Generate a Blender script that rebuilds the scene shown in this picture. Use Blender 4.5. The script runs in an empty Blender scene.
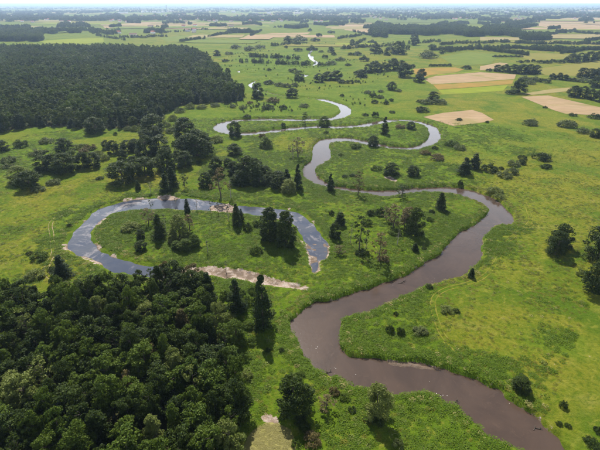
import bpy, math, random
import numpy as np
from mathutils import Vector

# ------------------------------------------------------------------ camera, sky, sun, exposure
scene = bpy.context.scene
COL = scene.collection
F_PX, HGT, HORIZON = 428.0, 100.0, 3.2          # focal length in photo pixels, flying height (m), horizon row
PITCH = math.atan((225 - HORIZON) / F_PX)
cam_d = bpy.data.cameras.new('camera')
cam_d.sensor_width = 36.0
cam_d.lens = 36.0 * F_PX / 600.0
cam_d.clip_start = 0.5
cam_d.clip_end = 200000.0
cam = bpy.data.objects.new('camera', cam_d)
COL.objects.link(cam)
cam.location = (0, 0, HGT)
cam.rotation_euler = (math.pi / 2 - PITCH, 0, 0)
scene.camera = cam

SUN_EL, SUN_AZ = math.radians(50), math.radians(-12)
world = bpy.data.worlds.new('World')
scene.world = world
world.use_nodes = True
wn, wl = world.node_tree.nodes, world.node_tree.links
wn.clear()
sky = wn.new('ShaderNodeTexSky')
sky.sky_type = 'NISHITA'
sky.sun_disc = False
sky.sun_elevation = SUN_EL
sky.sun_rotation = SUN_AZ
sky.air_density = 1.0
sky.dust_density = 0.6
sky.ozone_density = 1.5
bg = wn.new('ShaderNodeBackground')
bg.inputs['Strength'].default_value = 0.05
out = wn.new('ShaderNodeOutputWorld')
# fair-weather cloud: patches overhead that close up towards the horizon
wg = wn.new('ShaderNodeTexCoord')
wsep = wn.new('ShaderNodeSeparateXYZ')
wl.new(wg.outputs['Generated'], wsep.inputs[0])


def wmath(op, a, b):
    n = wn.new('ShaderNodeMath')
    n.operation = op
    for s_, v_ in ((n.inputs[0], a), (n.inputs[1], b)):
        if isinstance(v_, bpy.types.NodeSocket): wl.new(v_, s_)
        else: s_.default_value = v_
    return n.outputs[0]


up_ = wmath('MAXIMUM', wsep.outputs[2], 0.0)
den = wmath('ADD', up_, 0.12)
wcmb = wn.new('ShaderNodeCombineXYZ')
wl.new(wmath('DIVIDE', wsep.outputs[0], den), wcmb.inputs[0])
wl.new(wmath('DIVIDE', wsep.outputs[1], den), wcmb.inputs[1])
wno = wn.new('ShaderNodeTexNoise')
wno.inputs['Scale'].default_value = 1.5
wno.inputs['Detail'].default_value = 6.0
wno.inputs['Roughness'].default_value = 0.58
wl.new(wcmb.outputs[0], wno.inputs['Vector'])
wmr = wn.new('ShaderNodeMapRange')
wmr.interpolation_type = 'SMOOTHSTEP'
wl.new(wno.outputs[0], wmr.inputs[0])
for i_, v_ in enumerate((0.50, 0.70, 0.0, 0.75)): wmr.inputs[i_ + 1].default_value = v_
whz = wn.new('ShaderNodeMapRange')
whz.interpolation_type = 'SMOOTHSTEP'
wl.new(wsep.outputs[2], whz.inputs[0])
for i_, v_ in enumerate((0.0, 0.72, 1.0, 0.0)): whz.inputs[i_ + 1].default_value = v_
wmx = wn.new('ShaderNodeMix')
wmx.data_type = 'RGBA'
wl.new(wmr.outputs[0], wmx.inputs[0])
wl.new(sky.outputs[0], wmx.inputs[6])
wmx.inputs[7].default_value = (13.0, 13.8, 15.0, 1.0)
whm = wn.new('ShaderNodeMix')                       # bright horizon haze, extended high up to brighten the water reflections
whm.data_type = 'RGBA'
wl.new(wmath('POWER', whz.outputs[0], 1.5), whm.inputs[0])
wl.new(wmx.outputs[2], whm.inputs[6])
whm.inputs[7].default_value = (31.0, 33.0, 36.0, 1.0)
wmx = whm
wl.new(wmx.outputs[2], bg.inputs[0])
wl.new(bg.outputs[0], out.inputs[0])

sun_d = bpy.data.lights.new('sun', 'SUN')
sun_d.energy = 5.0
sun_d.angle = math.radians(0.5)
sun_d.color = (1.0, 0.95, 0.86)
sun = bpy.data.objects.new('sun', sun_d)
COL.objects.link(sun)
to_sun = Vector((math.sin(SUN_AZ) * math.cos(SUN_EL), math.cos(SUN_AZ) * math.cos(SUN_EL), math.sin(SUN_EL)))
sun.rotation_euler = (-to_sun).to_track_quat('-Z', 'Y').to_euler()
sun.location = (0, 0, 300)

vs = scene.view_settings
vs.view_transform = 'Standard'
vs.look = 'None'
vs.gamma = 1.0
vs.exposure = 0.66
vs.use_curve_mapping = False
cy = scene.cycles
cy.max_bounces = 5
cy.diffuse_bounces = 2
cy.glossy_bounces = 2
cy.transmission_bounces = 3
cy.volume_bounces = 0
cy.transparent_max_bounces = 4
cy.caustics_reflective = False
cy.caustics_refractive = False
cy.use_denoising = True

rng = np.random.default_rng(7)
random.seed(7)
CP, SP = math.cos(PITCH), math.sin(PITCH)


def px_ground(x, y, z=0.0):
    """photo pixel -> point on the plain"""
    u, v = x - 300.0, 225.0 - y
    dy, dz = F_PX * CP + v * SP, -F_PX * SP + v * CP
    dz = np.minimum(dz, -0.25)
    t = (z - HGT) / dz
    return u * t, dy * t


def depth_at(x, y):
    return y * CP + HGT * SP      # distance along the view axis of a ground point


def tag(o, label=None, cat=None, group=None, kind=None):
    if label: o['label'] = label
    if cat: o['category'] = cat
    if group: o['group'] = group
    if kind: o['kind'] = kind
    return o


def link(name, data, parent=None):
    o = bpy.data.objects.new(name, data)
    COL.objects.link(o)
    if parent: o.parent = parent
    return o


def mesh_np(name, verts, faces, mats=(), smooth=False):
    """verts (N,3), faces (M,k) arrays"""
    m = bpy.data.meshes.new(name)
    verts = np.asarray(verts, np.float32)
    faces = np.asarray(faces, np.int32)
    k = faces.shape[1]
    m.vertices.add(len(verts))
    m.vertices.foreach_set('co', verts.ravel())
    m.loops.add(faces.size)
    m.loops.foreach_set('vertex_index', faces.ravel())
    m.polygons.add(len(faces))
    m.polygons.foreach_set('loop_start', np.arange(0, faces.size, k, dtype=np.int32))
    for mt in mats: m.materials.append(mt)
    m.update(calc_edges=True)
    if smooth:
        m.polygons.foreach_set('use_smooth', np.ones(len(faces), bool))
    return m


# ------------------------------------------------------------------ materials
def new_mat(name):
    m = bpy.data.materials.new(name)
    m.use_nodes = True
    nt = m.node_tree
    nt.nodes.clear()
    return m, nt, nt.nodes, nt.links


def N(nodes, typ, **kw):
    n = nodes.new(typ)
    for k, v in kw.items(): setattr(n, k, v)
    return n


def mix(nt, fac, a, b, blend='MIX'):
    n = nt.nodes.new('ShaderNodeMix')
    n.data_type = 'RGBA'
    n.blend_type = blend
    for sock, val in ((n.inputs[0], fac), (n.inputs[6], a), (n.inputs[7], b)):
        if isinstance(val, bpy.types.NodeSocket): nt.links.new(val, sock)
        elif isinstance(val, (int, float)): sock.default_value = val
        else: sock.default_value = (*val, 1.0)
    return n.outputs[2]


def noise(nt, scale, detail=4.0, rough=0.55, dist=0.0, coord='Object', stretch=None):
    tc = nt.nodes.new('ShaderNodeTexCoord')
    src = tc.outputs[coord]
    if stretch:
        mp = nt.nodes.new('ShaderNodeMapping')
        mp.inputs['Scale'].default_value = stretch[:3]
        mp.inputs['Rotation'].default_value = (0, 0, stretch[3])
        nt.links.new(src, mp.inputs[0])
        src = mp.outputs[0]
    n = nt.nodes.new('ShaderNodeTexNoise')
    n.inputs['Scale'].default_value = scale
    n.inputs['Detail'].default_value = detail
    n.inputs['Roughness'].default_value = rough
    n.inputs['Distortion'].default_value = dist
    nt.links.new(src, n.inputs['Vector'])
    return n.outputs[0]


def ramp(nt, fac, lo, hi, a=0.0, b=1.0):
    n = nt.nodes.new('ShaderNodeMapRange')
    n.interpolation_type = 'SMOOTHSTEP'
    nt.links.new(fac, n.inputs[0])
    for i, v in enumerate((lo, hi, a, b)): n.inputs[i + 1].default_value = v
    return n.outputs[0]


def math_n(nt, op, a, b):
    n = nt.nodes.new('ShaderNodeMath')
    n.operation = op
    for s, v in ((n.inputs[0], a), (n.inputs[1], b)):
        if isinstance(v, bpy.types.NodeSocket): nt.links.new(v, s)
        else: s.default_value = v
    return n.outputs[0]


def finish(m, nt, colour, rough=0.9, spec=0.1, bump=None, bump_s=0.5, bump_d=0.3):
    p = nt.nodes.new('ShaderNodeBsdfPrincipled')
    if isinstance(colour, bpy.types.NodeSocket): nt.links.new(colour, p.inputs['Base Color'])
    else: p.inputs['Base Color'].default_value = (*colour, 1)
    p.inputs['Roughness'].default_value = rough
    p.inputs['Specular IOR Level'].default_value = spec
    if bump is not None:
        b = nt.nodes.new('ShaderNodeBump')
        b.inputs['Strength'].default_value = bump_s
        b.inputs['Distance'].default_value = bump_d
        nt.links.new(bump, b.inputs['Height'])
        nt.links.new(b.outputs[0], p.inputs['Normal'])
    o = nt.nodes.new('ShaderNodeOutputMaterial')
    nt.links.new(p.outputs[0], o.inputs[0])
    return m


def leaf_mat(name, a, b, c, trans=0.25):
    """foliage: a/b vary from plant to plant, c from leaf to leaf"""
    m, nt, nd, ln = new_mat(name)
    oi = nd.new('ShaderNodeObjectInfo')
    ge = nd.new('ShaderNodeNewGeometry')
    col = mix(nt, oi.outputs['Random'], a, b)
    col = mix(nt, ramp(nt, ge.outputs['Random Per Island'], 0.35, 1.0, 0.0, 0.8), col, c)
    d = nd.new('ShaderNodeBsdfPrincipled')
    d.inputs['Roughness'].default_value = 0.55
    d.inputs['Specular IOR Level'].default_value = 0.08
    ln.new(col, d.inputs['Base Color'])
    t = nd.new('ShaderNodeBsdfTranslucent')
    ln.new(mix(nt, 0.5, col, (0.12, 0.16, 0.01)), t.inputs[0])
    mx = nd.new('ShaderNodeMixShader')
    mx.inputs[0].default_value = trans
    ln.new(d.outputs[0], mx.inputs[1])
    ln.new(t.outputs[0], mx.inputs[2])
    o = nd.new('ShaderNodeOutputMaterial')
    ln.new(mx.outputs[0], o.inputs[0])
    return m


LEAF = {
    'dark': leaf_mat('leaf_dark_green', (0.012, 0.025, 0.004), (0.025, 0.042, 0.006), (0.054, 0.078, 0.011), 0.20),
    'mid': leaf_mat('leaf_mid_green', (0.032, 0.062, 0.006), (0.058, 0.092, 0.009), (0.105, 0.145, 0.018), 0.25),
    'pale': leaf_mat('leaf_pale_green', (0.090, 0.120, 0.022), (0.125, 0.155, 0.032), (0.190, 0.210, 0.060), 0.25),
    'grey': leaf_mat('leaf_grey_green', (0.060, 0.082, 0.022), (0.090, 0.112, 0.034), (0.140, 0.155, 0.060), 0.2),
    'conifer': leaf_mat('needle_dark', (0.009, 0.021, 0.005), (0.018, 0.034, 0.007), (0.036, 0.058, 0.010), 0.12),
    'brown': leaf_mat('leaf_dry_brown', (0.075, 0.070, 0.020), (0.115, 0.086, 0.032), (0.160, 0.125, 0.055), 0.2),
    'forest': leaf_mat('leaf_forest', (0.030, 0.050, 0.008), (0.060, 0.082, 0.012), (0.095, 0.118, 0.020), 0.24),
    'herb': leaf_mat('herb_green', (0.064, 0.125, 0.006), (0.095, 0.155, 0.009), (0.135, 0.190, 0.018), 0.33),
    'sedge': leaf_mat('sedge_olive', (0.130, 0.140, 0.012), (0.165, 0.160, 0.018), (0.210, 0.195, 0.040), 0.33),
    'reed': leaf_mat('reed_straw', (0.250, 0.230, 0.070), (0.300, 0.270, 0.095), (0.350, 0.310, 0.130), 0.25),
}
m, nt, nd, ln = new_mat('bark')
BARK = finish(m, nt, mix(nt, noise(nt, 3.0), (0.05, 0.038, 0.028), (0.13, 0.11, 0.09)), 0.9, 0.1)
m, nt, nd, ln = new_mat('dead_wood')
DEADWOOD = finish(m, nt, mix(nt, noise(nt, 3.0), (0.20, 0.17, 0.14), (0.34, 0.31, 0.27)), 0.9, 0.1)

# ------------------------------------------------------------------ the river course, traced on the photograph (pixels)
RIVER_RIGHT = [(640, 520), (600, 482), (570, 448), (562, 435), (552, 427), (540, 416), (526, 407), (514, 400), (504, 390), (492, 383), (480, 376.5),
               (468, 373), (456, 369), (448, 366), (440, 363.5), (420, 359), (400, 358), (380, 356.5), (368, 354.5), (356, 354),
               (349, 353), (343.5, 348), (340, 342), (339, 334), (340, 324), (344, 317), (352, 313), (360, 311), (372, 308), (386, 302),
               (400, 296), (412, 291), (426, 283), (448, 277.5), (464, 274), (472, 266), (480, 258.5), (482, 250), (483, 240), (486, 234),
               (492, 228), (500, 223.6), (509, 222), (514.5, 217), (510, 209), (502, 201), (491, 194.5), (480, 190), (468, 187), (456, 185.6),
               (440, 185), (420, 185.6), (404, 187), (390, 188.6), (376, 188), (360, 187), (350, 186), (336, 184), (326, 179.5), (318, 174.5),
               (316, 168.5), (320, 163.5), (330, 157.5), (331, 150), (329.5, 143), (340, 140.5), (352, 141), (360, 142.5), (372, 145), (386, 147),
               (400, 148.6), (416, 148.6), (426, 146), (436, 142.5), (440.2, 136), (440.4, 131), (437.5, 126.5), (430, 122.8), (418, 119.7),
               (404, 118.2), (392, 118.2), (380, 120)]
RIVER_LEFT = [(585, 520), (556, 474), (522, 450), (506, 441.5), (490, 433), (480, 424.5), (470, 417), (460, 408), (450, 402), (442, 396),
              (430, 391.5), (410, 390), (390, 389), (372, 386.5), (358, 384), (340, 376), (328, 371.5), (316, 367), (309, 360), (302, 350),
              (299.5, 340), (293, 330), (290, 321), (299, 309.5), (309, 301), (322, 297), (336, 295.5), (348, 292), (360, 288), (380, 281.5),
              (396, 276.5), (406, 272.5), (416, 266.5), (426, 260.5), (440, 250.5), (448, 241), (457, 231), (468, 225), (480, 218.5), (487, 212),
              (488.5, 207), (480, 200.5), (466, 195.5), (454, 192.5), (440, 191), (424, 191), (408, 192.5), (392, 194.4), (378, 194.5), (360, 192.2),
              (342, 189.3), (326, 186), (314, 182.5), (306, 177), (303.5, 172), (302.5, 166.5), (310, 159.5), (313, 153), (313.3, 146), (318, 140),
              (326, 137), (338, 136), (350, 136.3), (360, 138), (372, 140.3), (384, 143), (396, 145), (410, 145.4), (420, 143), (426, 139),
              (429, 133), (428, 127.5), (422, 123.7), (410, 121), (398, 120.3), (388, 122)]
UPSTREAM = [(392, 119.4), (380, 121), (367, 123.6), (357, 125), (335, 126), (310, 126), (287, 128.2), (265, 131), (245, 132.7), (231, 131.6),
            (222, 128.8), (220, 125), (226, 121.3), (240, 119.2), (262, 118.5), (300, 118.7), (330, 118), (341, 115), (346, 110.5), (344, 106), (335, 102.2),
            (322, 98.6)]
FAR_CHANNEL = [(322, 98.6), (306, 97), (290, 96), (276, 93.5), (268, 91.5), (258, 89.5), (250, 84), (258, 80), (276, 78.3), (296, 77), (307, 75.3), (303, 73.6),
               (284, 72.8), (262, 73), (243, 72.2), (238, 70.6), (248, 69), (270, 67.6), (296, 66.2), (312, 64.6), (316.5, 62.4), (313.5, 59.6),
               (310.5, 57), (309, 54), (312, 50)]
OXBOW = [(327, 243), (322, 233), (315, 223), (303, 213), (290, 208.3), (267, 205.7), (243, 204), (220, 201), (200, 197.7), (180, 196.5), (156, 196.3),
         (140, 197.4), (120, 200.5), (108, 204), (96, 208), (86, 215), (78, 224), (69, 235), (66.5, 244), (71, 252), (80, 254.5), (90, 258.5), (102, 265.5),
         (110, 270), (120, 272), (132, 274), (148, 277), (165, 281), (180, 284), (190, 278), (180, 270), (165, 265), (151, 263.5), (136, 260), (120, 256), (112, 253),
         (102, 248), (93.5, 241), (92, 232), (98, 224), (108, 216), (120, 211), (150, 208), (180, 209), (200, 209), (213, 210.5), (233, 212),
         (250, 213), (275, 217), (288, 221), (296, 228), (300, 237), (304, 243)]
MUD = [[(178, 267), (200, 265), (220, 266), (240, 269), (260, 271.5), (278, 278), (296, 283), (305, 285.5), (310, 288), (304, 290),
        (296, 288.5), (276, 286.5), (256, 281), (240, 279.5), (228, 278.5), (200, 273), (182, 278)],
       [(302, 242), (328, 242), (329, 250), (327, 258), (320, 260), (319.5, 270), (311, 271), (309, 256)],
       [(212, 203.5), (226, 203), (236, 205), (239, 209), (228, 211.5), (211, 209.5)],
       [(156, 195.5), (170, 195), (179, 196.5), (178, 199.5), (162, 200)],
       [(384, 176.5), (390, 175.8), (396, 178), (395, 181), (388, 179.5)],
       [(259, 417), (266, 413.5), (276, 416), (280, 423), (266, 425)]]
SANDBAR = [(387, 357), (400, 358), (420, 360), (437, 364), (441, 367), (434, 367.5), (418, 365.5), (400, 364.5), (390, 362)]
POND = [(236, 475), (243, 450), (247, 436), (259, 425), (273, 422.5), (287, 426), (294, 436), (296, 450), (298, 475)]


def catmull(pts, n=3, closed=False):
    p = np.asarray(pts, float)
    q = np.vstack([p[-1], p, p[0], p[1]]) if closed else np.vstack([2 * p[0] - p[1], p, 2 * p[-1] - p[-2]])
    res = []
    for i in range(1, len(q) - 2):
        a, b, c, d = q[i - 1], q[i], q[i + 1], q[i + 2]
        for k in range(n):
            t = k / n
            res.append(0.5 * (2 * b + (c - a) * t + (2 * a - 5 * b + 4 * c - d) * t * t + (3 * b - a - 3 * c + d) * t ** 3))
    if not closed: res.append(p[-1])
    return np.array(res)


def to_ground(pts):
    p = np.asarray(pts, float)
    x, y = px_ground(p[:, 0], p[:, 1])
    return np.stack([x, y], 1)


river_poly = to_ground(np.vstack([catmull(RIVER_RIGHT), catmull(RIVER_LEFT)[::-1]]))
oxbow_poly = to_ground(catmull(OXBOW, 3, True))
mud_polys = [to_ground(catmull(q, 2, True)) for q in MUD]
sandbar_poly = to_ground(catmull(SANDBAR, 2, True))
pond_poly = to_ground(catmull(POND, 2, True))
upstream = to_ground(catmull(UPSTREAM))
far_channel = to_ground(catmull(FAR_CHANNEL))

# forests (outline of the tree bases, pixels)
NEAR_WOOD = [(-80, 309), (0, 305), (30, 308), (55, 311), (80, 307), (105, 303), (130, 299), (150, 291), (165, 285), (185, 284), (205, 290), (212, 318), (222, 338), (232, 362), (240, 392),
             (236, 425), (232, 460), (225, 520), (-120, 520)]
FAR_WOOD = [(-60, 135), (0, 133), (13, 129.5), (33, 127), (67, 127), (90, 130), (103, 129), (123, 128.5), (143, 126), (158, 121), (167, 112), (182, 105.5), (196, 104), (210, 102),
            (226, 103.5), (240, 101), (244, 97), (240, 92.5), (229, 85), (221, 77), (213, 70), (208, 62), (198, 56), (188, 52.5), (172, 51.5), (150, 52.5), (128, 50.5), (100, 51.5), (70, 50), (40, 51), (-60, 51)]
near_wood = to_ground(NEAR_WOOD)
far_wood = to_ground(FAR_WOOD)

# ------------------------------------------------------------------ polar grid round the point under the camera
RMIN, RMAX = 30.0, 2500.0
n_r = 470
radii = np.concatenate([RMIN * (RMAX / RMIN) ** np.linspace(0, 1, n_r), 2500 * (60000 / 2500) ** (np.arange(1, 46) / 45.0)])
A0 = math.radians(47)
ang = np.linspace(-A0, A0, 720)
R_, A_ = np.meshgrid(radii, ang, indexing='ij')
GX, GY = R_ * np.sin(A_), R_ * np.cos(A_)
NR, NA = GX.shape
LOG0, LOGS = math.log(RMIN), math.log(RMAX / RMIN) / (n_r - 1)


def grid_index(x, y):
    r = np.hypot(x, y)
    i = (np.log(np.maximum(r, RMIN)) - LOG0) / LOGS
    j = (np.arctan2(x, y) + A0) / (2 * A0) * (NA - 1)
    return i, j


def sample(g, x, y):
    i, j = grid_index(np.asarray(x, float), np.asarray(y, float))
    i = np.clip(i, 0, n_r - 1.001)
    j = np.clip(j, 0, NA - 1.001)
    i0, j0 = i.astype(int), j.astype(int)
    fi, fj = i - i0, j - j0
    return (g[i0, j0] * (1 - fi) * (1 - fj) + g[i0 + 1, j0] * fi * (1 - fj) + g[i0, j0 + 1] * (1 - fi) * fj + g[i0 + 1, j0 + 1] * fi * fj)


def seg_distance(g, poly, closed, reach):
    """unsigned distance to a polyline, written into g where it is nearer than reach"""
    n = len(poly)
    for k in range(n if closed else n - 1):
        a, b = poly[k], poly[(k + 1) % n]
        lo, hi = np.minimum(a, b) - reach, np.maximum(a, b) + reach
        cx = np.array([lo[0], lo[0], hi[0], hi[0], (lo[0] + hi[0]) / 2, (lo[0] + hi[0]) / 2])
        cyy = np.array([lo[1], hi[1], lo[1], hi[1], lo[1], hi[1]])
        ii, jj = grid_index(cx, np.maximum(cyy, 1.0))
        rmin = max(lo[1], 1.0)
        i_lo = int(max(0, (math.log(max(rmin, RMIN)) - LOG0) / LOGS - 1))
        i_hi = int(min(n_r, ii.max() + 2))
        j_lo, j_hi = int(max(0, jj.min() - 1)), int(min(NA, jj.max() + 2))
        if i_hi <= i_lo or j_hi <= j_lo: continue
        sx, sy = GX[i_lo:i_hi, j_lo:j_hi], GY[i_lo:i_hi, j_lo:j_hi]
        d = b - a
        L = max(d @ d, 1e-9)
        t = np.clip(((sx - a[0]) * d[0] + (sy - a[1]) * d[1]) / L, 0, 1)
        dist = np.hypot(sx - a[0] - t * d[0], sy - a[1] - t * d[1])
        v = g[i_lo:i_hi, j_lo:j_hi]
        np.minimum(v, dist, out=v)


def inside(poly, x, y):
    res = np.zeros(np.shape(x), bool)
    lo, hi = poly.min(0), poly.max(0)
    sel = (x >= lo[0]) & (x <= hi[0]) & (y >= lo[1]) & (y <= hi[1])
    px_, py_ = x[sel], y[sel]
    r = np.zeros(px_.shape, bool)
    for k in range(len(poly)):
        a, b = poly[k], poly[(k + 1) % len(poly)]
        if a[1] == b[1]: continue
        c = (a[1] > py_) != (b[1] > py_)
        r ^= c & (px_ < (b[0] - a[0]) * (py_ - a[1]) / (b[1] - a[1]) + a[0])
    res[sel] = r
    return res


def signed(poly, reach):
    g = np.full(GX.shape, float(reach))
    seg_distance(g, poly, True, reach)
    return np.where(inside(poly, GX, GY), -g, g)


def vnoise(x, y, s, seed=0):
    """value noise, wavelength s metres"""
    x, y = x / s, y / s
    xi, yi = np.floor(x).astype(np.int64), np.floor(y).astype(np.int64)
    fx, fy = x - xi, y - yi
    fx, fy = fx * fx * (3 - 2 * fx), fy * fy * (3 - 2 * fy)
    def h(a, b):
        v = (a * 374761393 + b * 668265263 + seed * 974634221) & 0x7fffffff
        v = ((v ^ (v >> 13)) * 1274126177) & 0x7fffffff
        return ((v ^ (v >> 16)) & 0xffff) / 65535.0
    return (h(xi, yi) * (1 - fx) * (1 - fy) + h(xi + 1, yi) * fx * (1 - fy) + h(xi, yi + 1) * (1 - fx) * fy + h(xi + 1, yi + 1) * fx * fy)


def sstep(v, lo, hi):
    t = np.clip((v - lo) / (hi - lo), 0, 1)
    return t * t * (3 - 2 * t)


REACH = 45.0
sd_r = signed(river_poly, REACH)
up = np.full(GX.shape, REACH)
seg_distance(up, upstream, False, REACH)
sd_r = np.minimum(sd_r, up - 6.0)
fc = np.full(GX.shape, REACH)
seg_distance(fc, far_channel, False, REACH)
sd_r = np.minimum(sd_r, fc - 2.6)
fc = np.full(GX.shape, REACH)
for part_ in ([(313, 64.6), (316, 63.6), (316.6, 62), (313.6, 59.8), (311.2, 58), (312, 56.2), (309.5, 55)], [(308, 75.5), (304, 74.6), (298, 74.0)]):
    seg_distance(fc, to_ground(catmull(part_)), False, REACH)
sd_r = np.minimum(sd_r, fc - 4.2)
sd_o = signed(oxbow_poly, REACH)
mud_g = np.full(GX.shape, 30.0)
for q in mud_polys: mud_g = np.minimum(mud_g, signed(q, 30.0))
bar_g = signed(sandbar_poly, 12.0)
pond_g = signed(pond_poly, 12.0)
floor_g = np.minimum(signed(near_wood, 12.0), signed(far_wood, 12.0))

rag = (vnoise(GX, GY, 3.1, 1) - 0.5) * 1.5 + (vnoise(GX, GY, 9.0, 2) - 0.5) * 1.6
near = 1 - sstep(R_, 300, 900)
sdr, sdo = sd_r + rag * near, sd_o + rag * near * 1.1
RIVER_Z, OXBOW_Z = -1.5, -0.95
und = ((vnoise(GX, GY, 70, 3) - 0.5) * 0.7 + (vnoise(GX, GY, 23, 4) - 0.5) * 0.35) * (1 - sstep(R_, 280, 360))
und *= sstep(np.minimum(sd_r, sd_o), 1, 18)
bank_r = -2.8 + 2.8 * sstep(sdr, -1.3, 1.2)
bank_o = -2.0 + 2.0 * sstep(sdo, -4.5, 2.2)
GZ = np.minimum(bank_r, bank_o) + und
mud_m = 1 - sstep(mud_g + rag * 0.9, -1.5, 1.5)
mud_h = -0.72 + (vnoise(GX, GY, 2.3, 5) - 0.5) * 0.5 + (vnoise(GX, GY, 9.0, 8) - 0.5) * 0.35
mud_h = mud_h - 0.27 * (1 - sstep(signed(mud_polys[1], 30.0), 0, 3))
mud_zone = mud_m * sstep(sdr, -1.5, 0.5)
GZ = np.where(mud_zone > 0, GZ * (1 - mud_zone) + mud_h * mud_zone, GZ)
bar_m = 1 - sstep(bar_g + rag * 0.4, -0.8, 0.6)
GZ = GZ * (1 - bar_m) + bar_m * (-1.25 + (vnoise(GX, GY, 1.6, 9) - 0.5) * 0.35)
pond_m = 1 - sstep(pond_g + rag * 0.4, -0.6, 0.6)
GZ = GZ * (1 - pond_m) + pond_m * (-0.45)

# what grows where (R lush, G dry, B mud, A forest floor)
wet = np.minimum(sd_r, sd_o)
lush = 0.85 * (1 - sstep(wet, 6, 42))
dry = np.zeros(GX.shape)


def blob(cx, cyy, rx, ry):
    x0, y0 = px_ground(cx, cyy)
    k = depth_at(x0, y0) / F_PX
    sinb = HGT / math.hypot(HGT, math.hypot(x0, y0))
    wob = 1 + (vnoise(GX, GY, 14, 21) - 0.5) * 0.7
    d = np.hypot((GX - x0) / (rx * k), (GY - y0) / (ry * k / sinb)) * wob
    return 1 - sstep(d, 0.55, 1.15)


for b in ((300, 400, 110, 75), (430, 425, 70, 40), (165, 232, 75, 30), (250, 245, 60, 28), (420, 225, 70, 32), (390, 160, 40, 14), (505, 142, 55, 16), (345, 165, 25, 22),
          (440, 172, 40, 12), (262, 160, 60, 26), (390, 131, 45, 12), (480, 128, 40, 10), (210, 118, 40, 12), (20, 155, 40, 20), (70, 130, 60, 8), (545, 335, 45, 20),
          (560, 300, 35, 22), (300, 108, 90, 10), (390, 92, 60, 10), (290, 62, 70, 10), (220, 285, 60, 14), (265, 305, 40, 30)):
    lush = np.maximum(lush, 0.9 * blob(*b))
for b in ((560, 215, 90, 70), (520, 290, 90, 45), (570, 165, 70, 26), (560, 390, 60, 45), (60, 195, 70, 14), (20, 235, 45, 26), (470, 320, 60, 35), (60, 262, 40, 20),
          (510, 118, 50, 8), (430, 96, 40, 7), (580, 130, 40, 14), (130, 180, 60, 10), (300, 143, 35, 10), (400, 55, 80, 9), (210, 60, 20, 6), (480, 106, 60, 10), (520, 46, 90, 9), (565, 66, 50, 9), (460, 60, 40, 8), (330, 40, 60, 6), (540, 90, 60, 8), (190, 36, 60, 7), (480, 30, 110, 5)):
    dry = np.maximum(dry, blob(*b))
lush *= 1 - 0.55 * dry
shore = np.clip(1 - sstep(sdo, -0.2, 2.6), 0, 1) * 0.9
shore_r = (1 - sstep(sdr, -0.6, 0.8)) * 0.6
mud_c = np.clip(np.maximum.reduce([mud_m, bar_m, shore * sstep(vnoise(GX, GY, 9, 31) + 0.4 * vnoise(GX, GY, 3, 35), 0.76, 1.05), shore_r]), 0, 1)
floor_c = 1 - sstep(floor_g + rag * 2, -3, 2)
orange = shore * vnoise(GX, GY, 12, 33)

# ------------------------------------------------------------------ ground
m, nt, nd, ln = new_mat('meadow_ground')
at = N(nd, 'ShaderNodeAttribute', attribute_name='cover')
sep = nd.new('ShaderNodeSeparateColor')
ln.new(at.outputs['Color'], sep.inputs[0])
lu, dr, mu, fl = sep.outputs[0], sep.outputs[1], sep.outputs[2], at.outputs['Alpha']
n_big = noise(nt, 0.018, 5, 0.6)
n_mid = noise(nt, 0.09, 6, 0.65, 0.6)
n_fine = noise(nt, 0.7, 6, 0.7)
n_tiny = noise(nt, 2.6, 5, 0.7)
n_streak = noise(nt, 0.16, 5, 0.65, 0.4, stretch=(0.25, 1.0, 1.0, 0.5))
n_soft = noise(nt, 0.035, 3, 0.5, 0.6)
base = mix(nt, ramp(nt, n_big, 0.35, 0.65), (0.088, 0.135, 0.007), (0.158, 0.160, 0.014))
base = mix(nt, ramp(nt, n_streak, 0.42, 0.68, 0, 0.6), base, (0.066, 0.120, 0.006))
base = mix(nt, ramp(nt, n_soft, 0.48, 0.64, 0, 0.6), base, (0.055, 0.105, 0.006))
dryc = mix(nt, ramp(nt, n_mid, 0.35, 0.65), (0.178, 0.158, 0.016), (0.128, 0.138, 0.010))
dryc = mix(nt, ramp(nt, n_streak, 0.52, 0.72, 0, 0.6), dryc, (0.250, 0.205, 0.055))
dryc = mix(nt, ramp(nt, n_soft, 0.47, 0.62, 0, 0.85), dryc, (0.055, 0.105, 0.005))
dryc = mix(nt, ramp(nt, n_soft, 0.30, 0.42, 0.6, 0.0), dryc, (0.225, 0.180, 0.022))
lushc = mix(nt, ramp(nt, n_mid, 0.35, 0.65), (0.064, 0.125, 0.006), (0.105, 0.162, 0.010))
lushc = mix(nt, ramp(nt, n_soft, 0.48, 0.66, 0, 0.7), lushc, (0.036, 0.082, 0.004))
col = mix(nt, math_n(nt, 'MULTIPLY', dr, ramp(nt, n_mid, 0.25, 0.55, 0.4, 1.0)), base, dryc)
col = mix(nt, math_n(nt, 'MULTIPLY', lu, ramp(nt, n_mid, 0.2, 0.6, 0.55, 1.0)), col, lushc)
col = mix(nt, ramp(nt, n_fine, 0.36, 0.58, 0.62, 0.0), col, (0.045, 0.085, 0.003))
n_mot = noise(nt, 0.28, 5, 0.7, 0.8)
col = mix(nt, ramp(nt, n_mot, 0.52, 0.66, 0.0, 0.50), col, (0.220, 0.205, 0.030))
col = mix(nt, ramp(nt, n_mot, 0.34, 0.46, 0.55, 0.0), col, (0.050, 0.100, 0.003))
col = mix(nt, ramp(nt, n_tiny, 0.50, 0.70, 0.0, 0.30), col, (0.220, 0.215, 0.035))
mudc = mix(nt, ramp(nt, n_mid, 0.35, 0.65), (0.36, 0.27, 0.21), (0.20, 0.145, 0.10))
mudc = mix(nt, ramp(nt, n_fine, 0.45, 0.62, 0, 0.75), mudc, (0.46, 0.39, 0.34))
pz = nd.new('ShaderNodeNewGeometry')
psep = nd.new('ShaderNodeSeparateXYZ')
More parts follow.
